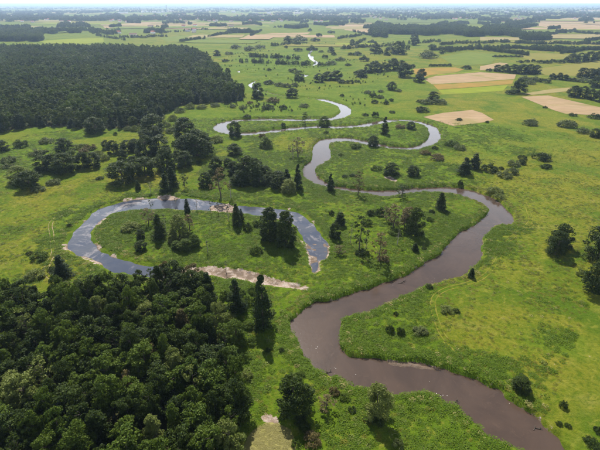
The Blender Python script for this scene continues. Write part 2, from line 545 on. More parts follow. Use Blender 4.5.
ln.new(pz.outputs['Position'], psep.inputs[0])
mudc = mix(nt, ramp(nt, math_n(nt, 'ADD', psep.outputs[2], math_n(nt, 'MULTIPLY', math_n(nt, 'SUBTRACT', n_fine, 0.5), 0.5)), -0.95, -0.62, 0.85, 0.0), mudc, (0.135, 0.098, 0.070))   # wet mud near the water table
mu2 = math_n(nt, 'ADD', mu, math_n(nt, 'MULTIPLY', math_n(nt, 'ADD', math_n(nt, 'SUBTRACT', n_fine, 0.5), math_n(nt, 'SUBTRACT', n_mot, 0.47)), 1.7))
col = mix(nt, ramp(nt, mu2, 0.52, 0.66), col, mudc)
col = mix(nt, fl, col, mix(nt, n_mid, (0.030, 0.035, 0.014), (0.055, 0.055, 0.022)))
bmp = math_n(nt, 'ADD', n_fine, math_n(nt, 'MULTIPLY', n_tiny, 0.5))
GROUND = finish(m, nt, col, 0.95, 0.05, bmp, 0.9, 0.6)

idx = np.arange(NR * NA).reshape(NR, NA)
quads = np.stack([idx[:-1, :-1], idx[:-1, 1:], idx[1:, 1:], idx[1:, :-1]], -1).reshape(-1, 4)[:, ::-1]
verts = np.stack([GX, GY, GZ], -1).reshape(-1, 3)
# coarse remainder of the disc, behind and below the camera
extra_v, extra_f = [], []
back = np.linspace(A0, 2 * math.pi - A0, 40)
rr = np.concatenate([[RMIN], RMIN * 10 ** np.linspace(0.3, math.log10(60000 / RMIN), 14)])
bR, bA = np.meshgrid(rr, back, indexing='ij')
bidx = np.arange(bR.size).reshape(bR.shape) + len(verts)
extra_v.append(np.stack([bR * np.sin(bA), bR * np.cos(bA), np.zeros_like(bR)], -1).reshape(-1, 3))
extra_f.append(np.stack([bidx[:-1, :-1], bidx[:-1, 1:], bidx[1:, 1:], bidx[1:, :-1]], -1).reshape(-1, 4)[:, ::-1])
base_i = len(verts) + bR.size
th = np.linspace(0, 2 * math.pi, 49)[:-1]
disc = np.stack([np.concatenate([np.full(48, 0.5), np.full(48, RMIN + 0.3)]) * np.sin(np.tile(th, 2)),
                 np.concatenate([np.full(48, 0.5), np.full(48, RMIN + 0.3)]) * np.cos(np.tile(th, 2)), np.full(96, -0.05)], -1)
extra_v.append(disc)
k = np.arange(48)
extra_f.append(np.stack([base_i + k, base_i + 48 + k, base_i + 48 + (k + 1) % 48, base_i + (k + 1) % 48], -1))
allv = np.vstack([verts] + extra_v)
gm = mesh_np('ground', allv, np.vstack([quads] + extra_f), [GROUND], True)
cov = np.zeros((len(allv), 4), np.float32)
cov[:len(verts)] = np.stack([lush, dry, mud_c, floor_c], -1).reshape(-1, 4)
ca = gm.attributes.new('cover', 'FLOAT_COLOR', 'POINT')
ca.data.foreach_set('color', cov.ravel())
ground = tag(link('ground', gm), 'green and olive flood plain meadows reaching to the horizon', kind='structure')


def gz(x, y):
    return sample(GZ, x, y)


# ------------------------------------------------------------------ water
def water_mat(name, a, b, rough, rip, pale_patches=False):
    m, nt, nd, ln = new_mat(name)
    c = mix(nt, ramp(nt, noise(nt, 0.05, 5, 0.65, 1.5), 0.35, 0.65), a, b)
    c = mix(nt, ramp(nt, noise(nt, 0.25, 5, 0.7, 2.0), 0.55, 0.72, 0, 0.5), c, tuple(v * 1.35 for v in a))
    if pale_patches:      # pale cloud reflections painted into the water colour, with floating algae
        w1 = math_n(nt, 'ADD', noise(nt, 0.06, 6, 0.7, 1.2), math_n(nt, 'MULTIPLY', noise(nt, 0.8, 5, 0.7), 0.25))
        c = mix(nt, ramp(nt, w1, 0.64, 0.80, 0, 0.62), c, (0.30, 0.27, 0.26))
    h = math_n(nt, 'ADD', noise(nt, 0.8, 4, 0.6), math_n(nt, 'MULTIPLY', noise(nt, 4.0, 3, 0.6), 0.3))
    mm = finish(m, nt, c, rough, 0.5, h, rip, 0.12)
    for n in nd:
        if n.type == 'BSDF_PRINCIPLED': n.inputs['IOR'].default_value = 1.55
    return mm


def water(name, sd, z, mat, label):
    sel = (sd[:-1, :-1] < 4) | (sd[1:, 1:] < 4) | (sd[:-1, 1:] < 4) | (sd[1:, :-1] < 4)
    ii = np.argwhere(sel)
    f = np.stack([idx[ii[:, 0], ii[:, 1]], idx[ii[:, 0] + 1, ii[:, 1]], idx[ii[:, 0] + 1, ii[:, 1] + 1], idx[ii[:, 0], ii[:, 1] + 1]], -1)
    u, inv = np.unique(f, return_inverse=True)
    v = verts[u].copy()
    v[:, 2] = z
    me = mesh_np(name, v, inv.reshape(-1, 4)[:, ::1], [mat])
    if me.polygons[0].normal.z < 0: me.flip_normals()
    return tag(link(name, me), label, kind='structure')


water('river', sd_r, RIVER_Z, water_mat('river_water', (0.070, 0.046, 0.032), (0.052, 0.035, 0.025), 0.12, 0.20), 'brown silty river winding in wide loops through the meadows')
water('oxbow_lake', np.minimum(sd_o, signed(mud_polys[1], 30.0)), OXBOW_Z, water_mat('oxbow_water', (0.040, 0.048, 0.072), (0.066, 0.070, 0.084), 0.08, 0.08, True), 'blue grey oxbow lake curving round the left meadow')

# ------------------------------------------------------------------ fields, tracks, sheets on the plain
FIELD_MATS = {}


def field_mat(key, a, b, ang_=0.3):
    if key in FIELD_MATS: return FIELD_MATS[key]
    m, nt, nd, ln = new_mat('field_' + key)
    c = mix(nt, ramp(nt, noise(nt, 0.05, 5, 0.65, 0.5), 0.3, 0.7), a, b)
    st = noise(nt, 0.5, 3, 0.6, 0, stretch=(0.06, 1.0, 1.0, ang_))
    c = mix(nt, ramp(nt, st, 0.42, 0.62, 0, 0.6), c, tuple(0.62 * v for v in a))
    c = mix(nt, ramp(nt, noise(nt, 0.02, 4, 0.6, 0.5), 0.5, 0.7, 0, 0.5), c, (0.15, 0.16, 0.03))
    FIELD_MATS[key] = finish(m, nt, c, 0.95, 0.05, noise(nt, 1.2, 4), 0.4, 0.3)
    return FIELD_MATS[key]


TAN = ('tan', (0.34, 0.24, 0.145), (0.29, 0.205, 0.11))
ORANGE = ('orange', (0.29, 0.18, 0.04), (0.22, 0.16, 0.035))
LIME = ('lime', (0.20, 0.23, 0.015), (0.16, 0.20, 0.015))
GREEN = ('green', (0.105, 0.15, 0.018), (0.14, 0.165, 0.026))
OLIVE = ('olive', (0.20, 0.175, 0.035), (0.155, 0.155, 0.028))
STRAW = ('straw', (0.28, 0.225, 0.10), (0.225, 0.19, 0.075))
sheet_z = [0.05]


def sheet(name, poly, mat, label, z=None):
    sheet_z[0] += 0.012
    z = sheet_z[0] if z is None else z
    me = bpy.data.meshes.new(name)
    me.from_pydata([(float(p[0]), float(p[1]), z) for p in poly], [], [list(range(len(poly)))])
    me.materials.append(mat)
    me.update()
    if me.polygons[0].normal.z < 0: me.flip_normals()
    return tag(link(name, me), label, kind='structure')


FIELDS = [
    ('stubble_field', TAN, [(424, 79), (436, 76), (480, 72.2), (516, 74.5), (514.5, 79), (470, 82.3), (432, 84.3)], 'long pinkish tan harvested strip in the orange field block'),
    ('grain_field', ORANGE, [(413, 69), (430, 67.6), (455, 67.4), (464, 69.5), (455, 72.5), (430, 75), (424, 77.5), (414, 73)], 'orange grain field above the pinkish strip'),
    ('grain_field', ORANGE, [(433, 84.8), (470, 82.8), (514, 79.6), (512, 83.8), (475, 87), (438, 89.6)], 'orange grain strip below the pinkish field'),
    ('crop_field', LIME, [(438.5, 90.2), (475, 87.6), (508, 85), (503, 90.8), (470, 93.3), (443, 94.4)], 'bright lime green crop strip beside the lone dark tree'),
    ('crop_field', LIME, [(438, 74.3), (460, 72.8), (480, 70.8), (479, 71.9), (450, 74.3), (436, 75.7)], 'thin lime strip between the orange and tan fields'),
    ('stubble_field', TAN, [(521, 96.8), (548, 95.5), (600, 107.3), (640, 116), (640, 120.5), (600, 115.2), (566, 114), (553, 110)], 'tan harvested field at the right edge'),
    ('stubble_field', TAN, [(423, 117), (443, 113), (472, 110), (482, 113), (494, 120), (480, 123), (453, 126), (440, 122)], 'pale tan patch right of the upper river loop'),
    ('farm_strip', STRAW, [(524, 93.6), (552, 89), (572, 87.5), (570, 91), (530, 95.2)], 'straw coloured strip behind the lone dark tree'),
    ('grain_field', OLIVE, [(536, 69), (600, 60.5), (640, 56), (640, 65), (600, 71), (576, 76), (545, 75)], 'olive yellow field between the tree rows on the right'),
    ('grain_field', OLIVE, [(520, 53), (550, 53.5), (578, 55), (572, 58.5), (530, 60.5), (520, 57)], 'narrow olive field right of centre'),
    ('stubble_field', TAN, [(480, 66.5), (500, 62.5), (508, 63.5), (496, 68.5), (480, 70.3)], 'pale tan wedge right of the orange field'),
    ('grain_field', STRAW, [(552, 40), (600, 43), (640, 45), (640, 47.5), (600, 46), (555, 43)], 'straw strip below the far right wood'),
    ('grain_field', STRAW, [(480, 37), (520, 37.5), (519, 40), (480, 40.5)], 'straw strip below the long far wood'),
    ('stubble_field', TAN, [(545, 19.5), (580, 17.5), (640, 18.5), (640, 32), (600, 30), (560, 28.5), (535, 26)], 'wide pale tan field on the far right plain'),
    ('stubble_field', TAN, [(100, 24), (150, 21.5), (205, 23), (206, 29), (160, 29), (105, 28)], 'pale tan field on the far left plain'),
    ('stubble_field', TAN, [(338, 25), (372, 23.5), (410, 24.5), (400, 29), (372, 34), (345, 30)], 'pinkish tan field in the far centre'),
    ('stubble_field', TAN, [(256, 35), (272, 33.2), (310, 32.5), (308, 34), (275, 36.8)], 'thin tan strip on the far centre plain'),
    ('crop_field', LIME, [(38, 41.2), (70, 38.8), (103, 38), (104, 42), (80, 43.8), (45, 43)], 'light green meadow behind the large left wood'),
    ('crop_field', GREEN, [(160, 38), (185, 35.5), (210, 34), (212, 38), (190, 42), (165, 41)], 'green meadow beyond the right end of the large wood'),
    ('crop_field', GREEN, [(440, 57), (470, 52), (500, 55), (490, 64), (455, 66)], 'smooth grey green meadow above the orange field'),
]
for nm, cdef, q, lab in FIELDS:
    sheet(nm, to_ground(q), field_mat(*cdef), lab)

# strip parcels of the far plain, one sheet each (real strip farming: long thin lots side by side)
frng = random.Random(11)
for i in range(190):
    y = frng.choice([frng.uniform(7, 14), frng.uniform(12, 24), frng.uniform(20, 34), frng.uniform(34, 47)])
    x = frng.uniform(-20, 640)
    if y > 33 and (x < 215 or 365 < x < 525): continue
    gx0, gy0 = px_ground(x, y)
    r = math.hypot(gx0, gy0)
    L, W = frng.uniform(0.06, 0.20) * r, frng.uniform(0.010, 0.04) * r
    a = math.radians(frng.uniform(-14, 10))
    ca_, sa = math.cos(a), math.sin(a)
    quad = [(gx0 + ca_ * u * L / 2 - sa * v * W / 2 * 2.2, gy0 + sa * u * L / 2 + ca_ * v * W / 2 * 2.2) for u, v in ((-1, -1), (1, -0.9), (0.96, 1), (-1.04, 0.95))]
    cdef = frng.choice([STRAW, STRAW, GREEN, GREEN, TAN, OLIVE, LIME])
    o = sheet('far_field', np.array(quad), field_mat(*cdef), 'hazy strip of farmland on the far plain', 0.25 + 0.012 * i)
    o['group'] = 'strip fields of the far plain'

# yellow floating-plant pond at the bottom edge
m, nt, nd, ln = new_mat('pond_cover')
c = mix(nt, ramp(nt, noise(nt, 0.9, 6, 0.7), 0.35, 0.65), (0.22, 0.20, 0.055), (0.29, 0.265, 0.09))
c = mix(nt, ramp(nt, noise(nt, 3.0, 5, 0.7), 0.5, 0.7, 0, 0.7), c, (0.17, 0.18, 0.05))
POND_M = finish(m, nt, c, 0.9, 0.1, noise(nt, 3.0, 5, 0.7), 0.7, 0.3)
sheet('marsh_pond', pond_poly + (pond_poly - pond_poly.mean(0)) * 0.06, POND_M, 'straw yellow overgrown marsh pond at the bottom edge', -0.38)

m, nt, nd, ln = new_mat('track_soil')
c = mix(nt, ramp(nt, noise(nt, 0.35, 5, 0.65), 0.35, 0.62), (0.140, 0.140, 0.014), (0.175, 0.162, 0.030))
TRACK_M = finish(m, nt, c, 0.95, 0.05, noise(nt, 2.0, 4), 0.4, 0.2)
m, nt, nd, ln = new_mat('track_sand')
c = mix(nt, ramp(nt, noise(nt, 0.35, 5, 0.65), 0.35, 0.62), (0.17, 0.155, 0.04), (0.27, 0.21, 0.13))
TRACK_S = finish(m, nt, c, 0.95, 0.05, noise(nt, 2.0, 4), 0.4, 0.2)


def track(name, pts, mat, label, rut=0.34, gap=1.7):
    p = to_ground(catmull(pts, 10))
    t = np.gradient(p, axis=0)
    t /= np.linalg.norm(t, axis=1)[:, None]
    nrm = np.stack([-t[:, 1], t[:, 0]], 1)
    root = link(name, None)
    root.location = (p[0, 0], p[0, 1], 0)
    tag(root, label, kind='structure')
    for s in (-1, 1):
        half = rut / 2 * np.clip(0.15 + 1.5 * vnoise(p[:, 0], p[:, 1], 5, 40 + s), 0.2, 1.5)
        mid_ = s * gap / 2 + (vnoise(p[:, 0], p[:, 1], 7, 44) - 0.5) * 0.5
        c0 = p + nrm * (mid_ - half)[:, None]
        c1 = p + nrm * (mid_ + half)[:, None]
        vv = []
        for q in (c0, (c0 + c1) / 2, c1):
            vv.append(np.stack([q[:, 0] - p[0, 0], q[:, 1] - p[0, 1], gz(q[:, 0], q[:, 1]) + 0.05], 1))
        n = len(p)
        k = np.arange(n - 1)
        f = np.vstack([np.stack([k, k + n, k + n + 1, k + 1], 1), np.stack([k + n, k + 2 * n, k + 2 * n + 1, k + n + 1], 1)])
        me = mesh_np('wheel_rut', np.vstack(vv), f, [mat])
        if me.polygons[0].normal.z < 0: me.flip_normals()
        link('wheel_rut', me, root)


track('dirt_track', [(79, 204), (66, 213), (52, 222), (51.5, 232), (52.4, 246), (53, 254), (48.5, 263), (46, 271), (50, 277.5), (58, 281.5), (72, 283.5), (100, 285)], TRACK_S,
      'sandy cart track past the lone conifer left of the oxbow')
track('field_track', [(474, 372), (466, 360), (456, 350), (444, 336), (436.5, 322), (433, 306), (435.5, 296), (446, 289), (470, 283), (481, 278.5), (492, 268), (500, 254), (506.5, 243), (517, 234),
                      (530, 222), (528, 211), (524, 202)], TRACK_M, 'faint wheel track across the right meadow near the river')
track('field_track', [(517, 234), (535, 224), (560, 218), (580, 213.5), (600, 210), (640, 206)], TRACK_M, 'faint wheel track running to the right edge')

# ------------------------------------------------------------------ plants: prototype meshes
def leaves(cent, out_dir, size, rs, flat=0.5):
    n = len(cent)
    nv = out_dir * 0.55 + rs.normal(size=(n, 3)) * 0.55 + np.array([0, 0, flat])
    nv /= np.linalg.norm(nv, axis=1)[:, None]
    t = np.cross(nv, rs.normal(size=(n, 3)))
    t /= np.linalg.norm(t, axis=1)[:, None] + 1e-9
    b = np.cross(nv, t)
    s = (size * rs.uniform(0.6, 1.35, n))[:, None]
    v = np.stack([cent - t * s * 0.62, cent + b * s * 0.40 - nv * s * 0.08, cent + t * s * 0.62, cent - b * s * 0.40 - nv * s * 0.08], 1).reshape(-1, 3)
    return v


def clump_cloud(centres, radii_, per, size, rs, core):
    """leaf quads on the shells of many clumps"""
    cc = np.repeat(centres, per, 0)
    cr = np.repeat(radii_, per)
    d = rs.normal(size=(len(cc), 3))
    d[:, 2] += 0.35
    d /= np.linalg.norm(d, axis=1)[:, None]
    p = cc + d * (cr * rs.uniform(0.55, 1.08, len(cc)))[:, None] * np.array([1, 1, 0.8])
    return leaves(p, d, size, rs)


def crown_broad(seed, H=12.0, R=4.2, n=46, per=60, size=0.55, z0=0.18):
    """egg-shaped, lobed crown, widest a third of the way up and leafy down to z0"""
    rs = np.random.default_rng(seed)
    t = rs.uniform(0, 1, n) ** 1.12
    a = rs.uniform(0, 2 * np.pi, n)
    ph = rs.uniform(0, 6.28, 3)
    lobe = 1 + 0.16 * np.sin(a * 2 + ph[0] + 3 * t) + 0.10 * np.sin(a * 3 + ph[1] - 4 * t)
    up_p = np.sqrt(np.clip(1 - ((t - 0.36) / 0.64) ** 2, 0.02, 1))
    prof = np.where(t > 0.36, up_p, 0.86 + 0.14 * t / 0.36)
    q = rs.uniform(0.30, 1.0, n) ** 0.45
    rr_ = R * 0.84 * prof * q * lobe
    cr = rs.uniform(0.19, 0.33, n) * R
    c = np.stack([rr_ * np.cos(a), rr_ * np.sin(a), H * z0 + (H * (1 - z0) - 0.25 * R) * t], 1)
    v = clump_cloud(c, cr, per, size, rs, None)
    v[:, 2] = np.maximum(v[:, 2], 0.02 * H)
    return v


def crown_lobed(seed, H=12.0, R=4.2, lobes=6, per_lobe=12, per=90, size=0.36, low=0.12):
    """wide, uneven crown of several domed limbs"""
    rs = np.random.default_rng(seed)
    C_, Rr = [], []
    for k in range(lobes):
        a = 2 * math.pi * (k + rs.uniform(-0.3, 0.3)) / max(lobes - 1, 1)
        off = 0.0 if k == 0 else R * rs.uniform(0.42, 0.66)
        lr = R * (rs.uniform(0.46, 0.58) if k == 0 else rs.uniform(0.34, 0.50))
        cz = H - lr * 0.95 if k == 0 else H * rs.uniform(0.42, 0.78)
        base = np.array([off * math.cos(a), off * math.sin(a), cz])
        d = rs.normal(size=(per_lobe, 3))
        d[:, 2] = np.abs(d[:, 2]) - 0.25
        d /= np.linalg.norm(d, axis=1)[:, None]
        C_.append(base + d * lr * rs.uniform(0.55, 0.95, (per_lobe, 1)))
        Rr.append(np.full(per_lobe, lr * 0.42) * rs.uniform(0.7, 1.2, per_lobe))
    nl = lobes * 5
    a = rs.uniform(0, 6.28, nl)
    q = R * rs.uniform(0.45, 0.85, nl)
    C_.append(np.stack([q * np.cos(a), q * np.sin(a), H * rs.uniform(low, 0.5, nl)], 1))
    Rr.append(rs.uniform(0.18, 0.28, nl) * R)
    v = clump_cloud(np.vstack(C_), np.concatenate(Rr), per, size, rs, None)
    v[:, 2] = np.maximum(v[:, 2], 0.02 * H)
    return v


def crown_cone(seed, H=16.0, R=3.3, n=84, per=76, size=0.38, power=0.62, z0=0.05):
    rs = np.random.default_rng(seed)
    t = np.sort(rs.uniform(0, 1, n) ** 1.25)
    a = rs.uniform(0, 2 * np.pi, n)
    rr_ = R * (1 - t) ** power * rs.uniform(0.45, 0.95, n) * (0.85 + 0.25 * np.sin(a * 2 + seed))
    c = np.stack([rr_ * np.cos(a), rr_ * np.sin(a), H * (z0 + t * (0.96 - z0))], 1)
    return clump_cloud(c, (0.19 + 0.20 * (1 - t)) * R, per, size, rs, None)


def crown_sparse(seed, H=13.0, R=3.2, n=26, per=26, size=0.45):
    rs = np.random.default_rng(seed)
    t = rs.uniform(0.22, 1, n)
    a = rs.uniform(0, 2 * np.pi, n)
    rr_ = R * np.sin(np.clip(t, 0, 0.97) * np.pi) ** 0.5 * rs.uniform(0.2, 1.0, n)
    c = np.stack([rr_ * np.cos(a), rr_ * np.sin(a), H * t], 1)
    return clump_cloud(c, rs.uniform(0.14, 0.30, n) * R, per, size, rs, None)


def crown_bush(seed, H=3.2, R=2.6, n=30, per=60, size=0.27):
    rs = np.random.default_rng(seed)
    a = rs.uniform(0, 2 * np.pi, n)
    q = np.sqrt(rs.uniform(0, 1, n))
    rr_ = R * 0.85 * q
    top = H * 0.82 * np.sqrt(np.clip(1 - (q * 0.9) ** 2, 0.05, 1)) * rs.uniform(0.7, 1.05, n)
    c = np.stack([rr_ * np.cos(a), rr_ * np.sin(a), top * rs.uniform(0.45, 0.95, n)], 1)
    v = clump_cloud(c, rs.uniform(0.20, 0.34, n) * R, per, size, rs, None)
    v[:, 2] = np.maximum(v[:, 2], 0.05)
    return v


def tube(path, rad, sides=6):
    path = np.asarray(path, float)
    v, f = [], []
    for i, (p, r) in enumerate(zip(path, rad)):
        d = path[min(i + 1, len(path) - 1)] - path[max(i - 1, 0)]
        d /= np.linalg.norm(d) + 1e-9
        s = np.cross(d, [0.3, 0.9, 0.2]); s /= np.linalg.norm(s) + 1e-9
        t = np.cross(d, s)
        for k in range(sides):
            a = 2 * math.pi * k / sides
            v.append(p + (s * math.cos(a) + t * math.sin(a)) * r)
    for i in range(len(path) - 1):
        for k in range(sides):
            a, b = i * sides + k, i * sides + (k + 1) % sides
            f.append((a, b, b + sides, a + sides))
    return np.array(v), np.array(f)


def trunk_mesh(name, seed, H, r0, mat, limbs=6, lean=0.5, spread=2.2, twigs=0, l0=0.35):
    rs = np.random.default_rng(seed)
    V, Fc, o = [], [], 0
    def add(path, rad, sides):
        nonlocal o
        v, f = tube(path, rad, sides)
        V.append(v); Fc.append(f + o); o += len(v)
    zs = np.linspace(-0.3, H, 6)
    pth = np.stack([np.cumsum(rs.normal(0, lean * 0.25, 6)) - 0, np.cumsum(rs.normal(0, lean * 0.25, 6)), zs], 1)
    pth[:2, :2] *= 0.2
    add(pth, r0 * np.array([1.25, 1.0, 0.8, 0.58, 0.35, 0.08]), 7)
    for i in range(limbs):
        t = rs.uniform(l0, 0.9)
        p0 = np.array([np.interp(t * H, zs, pth[:, 0]), np.interp(t * H, zs, pth[:, 1]), t * H])
        a = rs.uniform(0, 2 * math.pi)
        L = spread * rs.uniform(0.6, 1.1) * (1.15 - t * 0.7)
        p1 = p0 + np.array([math.cos(a) * L * 0.5, math.sin(a) * L * 0.5, L * 0.35])
        p2 = p0 + np.array([math.cos(a) * L, math.sin(a) * L, L * rs.uniform(0.5, 0.9)])
        add([p0, p1, p2], r0 * np.array([0.38, 0.26, 0.08]), 5)
        for k in range(twigs):
            q0 = p0 + (p2 - p0) * rs.uniform(0.35, 0.9)
            q1 = q0 + rs.normal(0, 0.5, 3) + np.array([0, 0, 0.5])
            add([q0, (q0 + q1) / 2, q1], r0 * np.array([0.16, 0.11, 0.05]), 4)
    return mesh_np(name, np.vstack(V), np.vstack(Fc), [mat], True)


def quads_of(v):
    return np.arange(len(v)).reshape(-1, 4)


PROTO_V = {}
for i in range(5): PROTO_V['broad', i] = (crown_broad(100 + i, 12.0, 4.2, 74, 92, 0.38, 0.04), 12.0, 4.2)
for i in range(5): PROTO_V['canopy', i] = (crown_lobed(150 + i, 12.0, 4.2, 5 + i % 3, 11, 74, 0.38), 12.0, 4.2)
for i in range(3): PROTO_V['cone', i] = (crown_cone(200 + i, 16.0, 3.3), 16.0, 3.3)
for i in range(2): PROTO_V['column', i] = (crown_broad(230 + i, 16.0, 3.4, 150, 62, 0.40, 0.03), 16.0, 3.4)
for i in range(3): PROTO_V['sparse', i] = (crown_sparse(300 + i), 13.0, 3.2)
for i in range(4): PROTO_V['bush', i] = (crown_bush(400 + i), 3.2, 2.6)
for i in range(2): PROTO_V['snag', i] = (crown_sparse(500 + i, 11.0, 2.0, 9, 12, 0.4), 11.0, 2.0)
TRUNKS = {}
for i in range(5): TRUNKS['broad', i] = trunk_mesh('trunk', 600 + i, 9.5, 0.26, BARK, 7, 0.6, 3.0)
for i in range(5): TRUNKS['canopy', i] = TRUNKS['broad', i]
for i in range(3): TRUNKS['cone', i] = trunk_mesh('trunk', 620 + i, 15.2, 0.24, BARK, 5, 0.15, 1.6)
for i in range(2): TRUNKS['column', i] = trunk_mesh('trunk', 640 + i, 15.0, 0.26, BARK, 6, 0.25, 1.8)
for i in range(3): TRUNKS['sparse', i] = trunk_mesh('trunk', 660 + i, 12.5, 0.20, BARK, 11, 0.5, 2.9, 3, 0.25)
for i in range(2): TRUNKS['snag', i] = trunk_mesh('trunk', 680 + i, 11.0, 0.17, DEADWOOD, 9, 0.4, 1.7, 3, 0.3)
for i in range(4): TRUNKS['bush', i] = trunk_mesh('stem', 700 + i, 2.3, 0.08, BARK, 4, 0.4, 1.2, 0, 0.1)
CROWN_CACHE = {}


def crown_mesh(kind, i, leaf):
    key = (kind, i, leaf)
    if key not in CROWN_CACHE:
        v = PROTO_V[kind, i][0]
        CROWN_CACHE[key] = mesh_np('crown', v, quads_of(v), [LEAF[leaf]])
    return CROWN_CACHE[key]


NV = {'broad': 5, 'canopy': 5, 'cone': 3, 'column': 2, 'sparse': 3, 'bush': 4, 'snag': 2}
NAMES = {'broad': 'broadleaf_tree', 'canopy': 'broadleaf_tree', 'cone': 'conifer_tree', 'column': 'tall_tree', 'sparse': 'sparse_tree', 'bush': 'bush', 'snag': 'dead_tree'}
CATS = {'bush': 'bush', 'snag': 'dead tree'}
prng = random.Random(5)


def plant(kind, leaf, x, y, width, height, label, group=None, parts=True):
    i = prng.randrange(NV[kind])
    _, H, R = PROTO_V[kind, i]
    z = float(gz(x, y))
    sx, sz = width / (2 * R), height / H
    rot = prng.uniform(0, 2 * math.pi)
    cat = CATS.get(kind, 'tree')
    name = NAMES[kind]
    if parts:
        o = link(name, None)
        link('trunk' if kind != 'bush' else 'stem', TRUNKS[kind, i], o)
        link('crown', crown_mesh(kind, i, leaf), o)
    else:
        o = link(name, crown_mesh(kind, i, leaf))
    o.location = (x, y, z)
    o.scale = (sx * prng.uniform(0.93, 1.07), sx * prng.uniform(0.93, 1.07), sz)
    o.rotation_euler = (0, 0, rot)
    return tag(o, label, cat, group)


def at_px(kind, leaf, x, yb, w, h, label, group=None):
    """place a plant from its picture: centre column, lowest row, width and height in photo pixels"""
    gx0, gy0 = px_ground(x, yb)
    r = math.hypot(gx0, gy0)
    sinb = HGT / math.hypot(HGT, r)
    cosb = math.sqrt(1 - sinb * sinb)
    gx1, gy1 = px_ground(x, yb - 0.30 * w * sinb)
    k = depth_at(gx1, gy1) / F_PX
    width = max(w * k * ({'bush': 1.18, 'column': 1.08}.get(kind, 1.28)), 0.7)
    hpx = h - 0.55 * w * sinb
    height = max(hpx * k / cosb, 0.42 * width if kind == 'bush' else 0.75 * width)
    if kind != 'bush' and height < 3.5 and kind != 'snag':
        kind = 'bush'
    return plant(kind, leaf, gx1, gy1, width, height, label, group)


ORD = ['leftmost', 'second from left', 'third from left', 'fourth from left', 'fifth from left', 'sixth from left', 'seventh from left', 'eighth from left', 'ninth from left', 'tenth from left',
       'eleventh from left', 'twelfth from left', 'thirteenth from left', 'fourteenth from left', 'fifteenth from left', 'sixteenth from left']


def cluster(where, noun, items, group=None):
    """a clump, its members told apart by their order from the left"""
    items = sorted(items, key=lambda q: q[2])
    n = len(items)
    for i, it in enumerate(items):
        if n == 1: lab = noun + ' ' + where
        else:
            o = 'rightmost' if i == n - 1 else ORD[i]
            lab = (o + ' ' + noun if o in ('leftmost', 'rightmost') else noun + ' ' + o) + ' ' + where
        at_px(*it, lab, group or (noun + 's ' + where if n > 1 else None))


B, C, T, S, K, U = 'broad', 'cone', 'column', 'sparse', 'snag', 'bush'
D, Mi, P, G, CO, BR = 'dark', 'mid', 'pale', 'grey', 'conifer', 'brown'

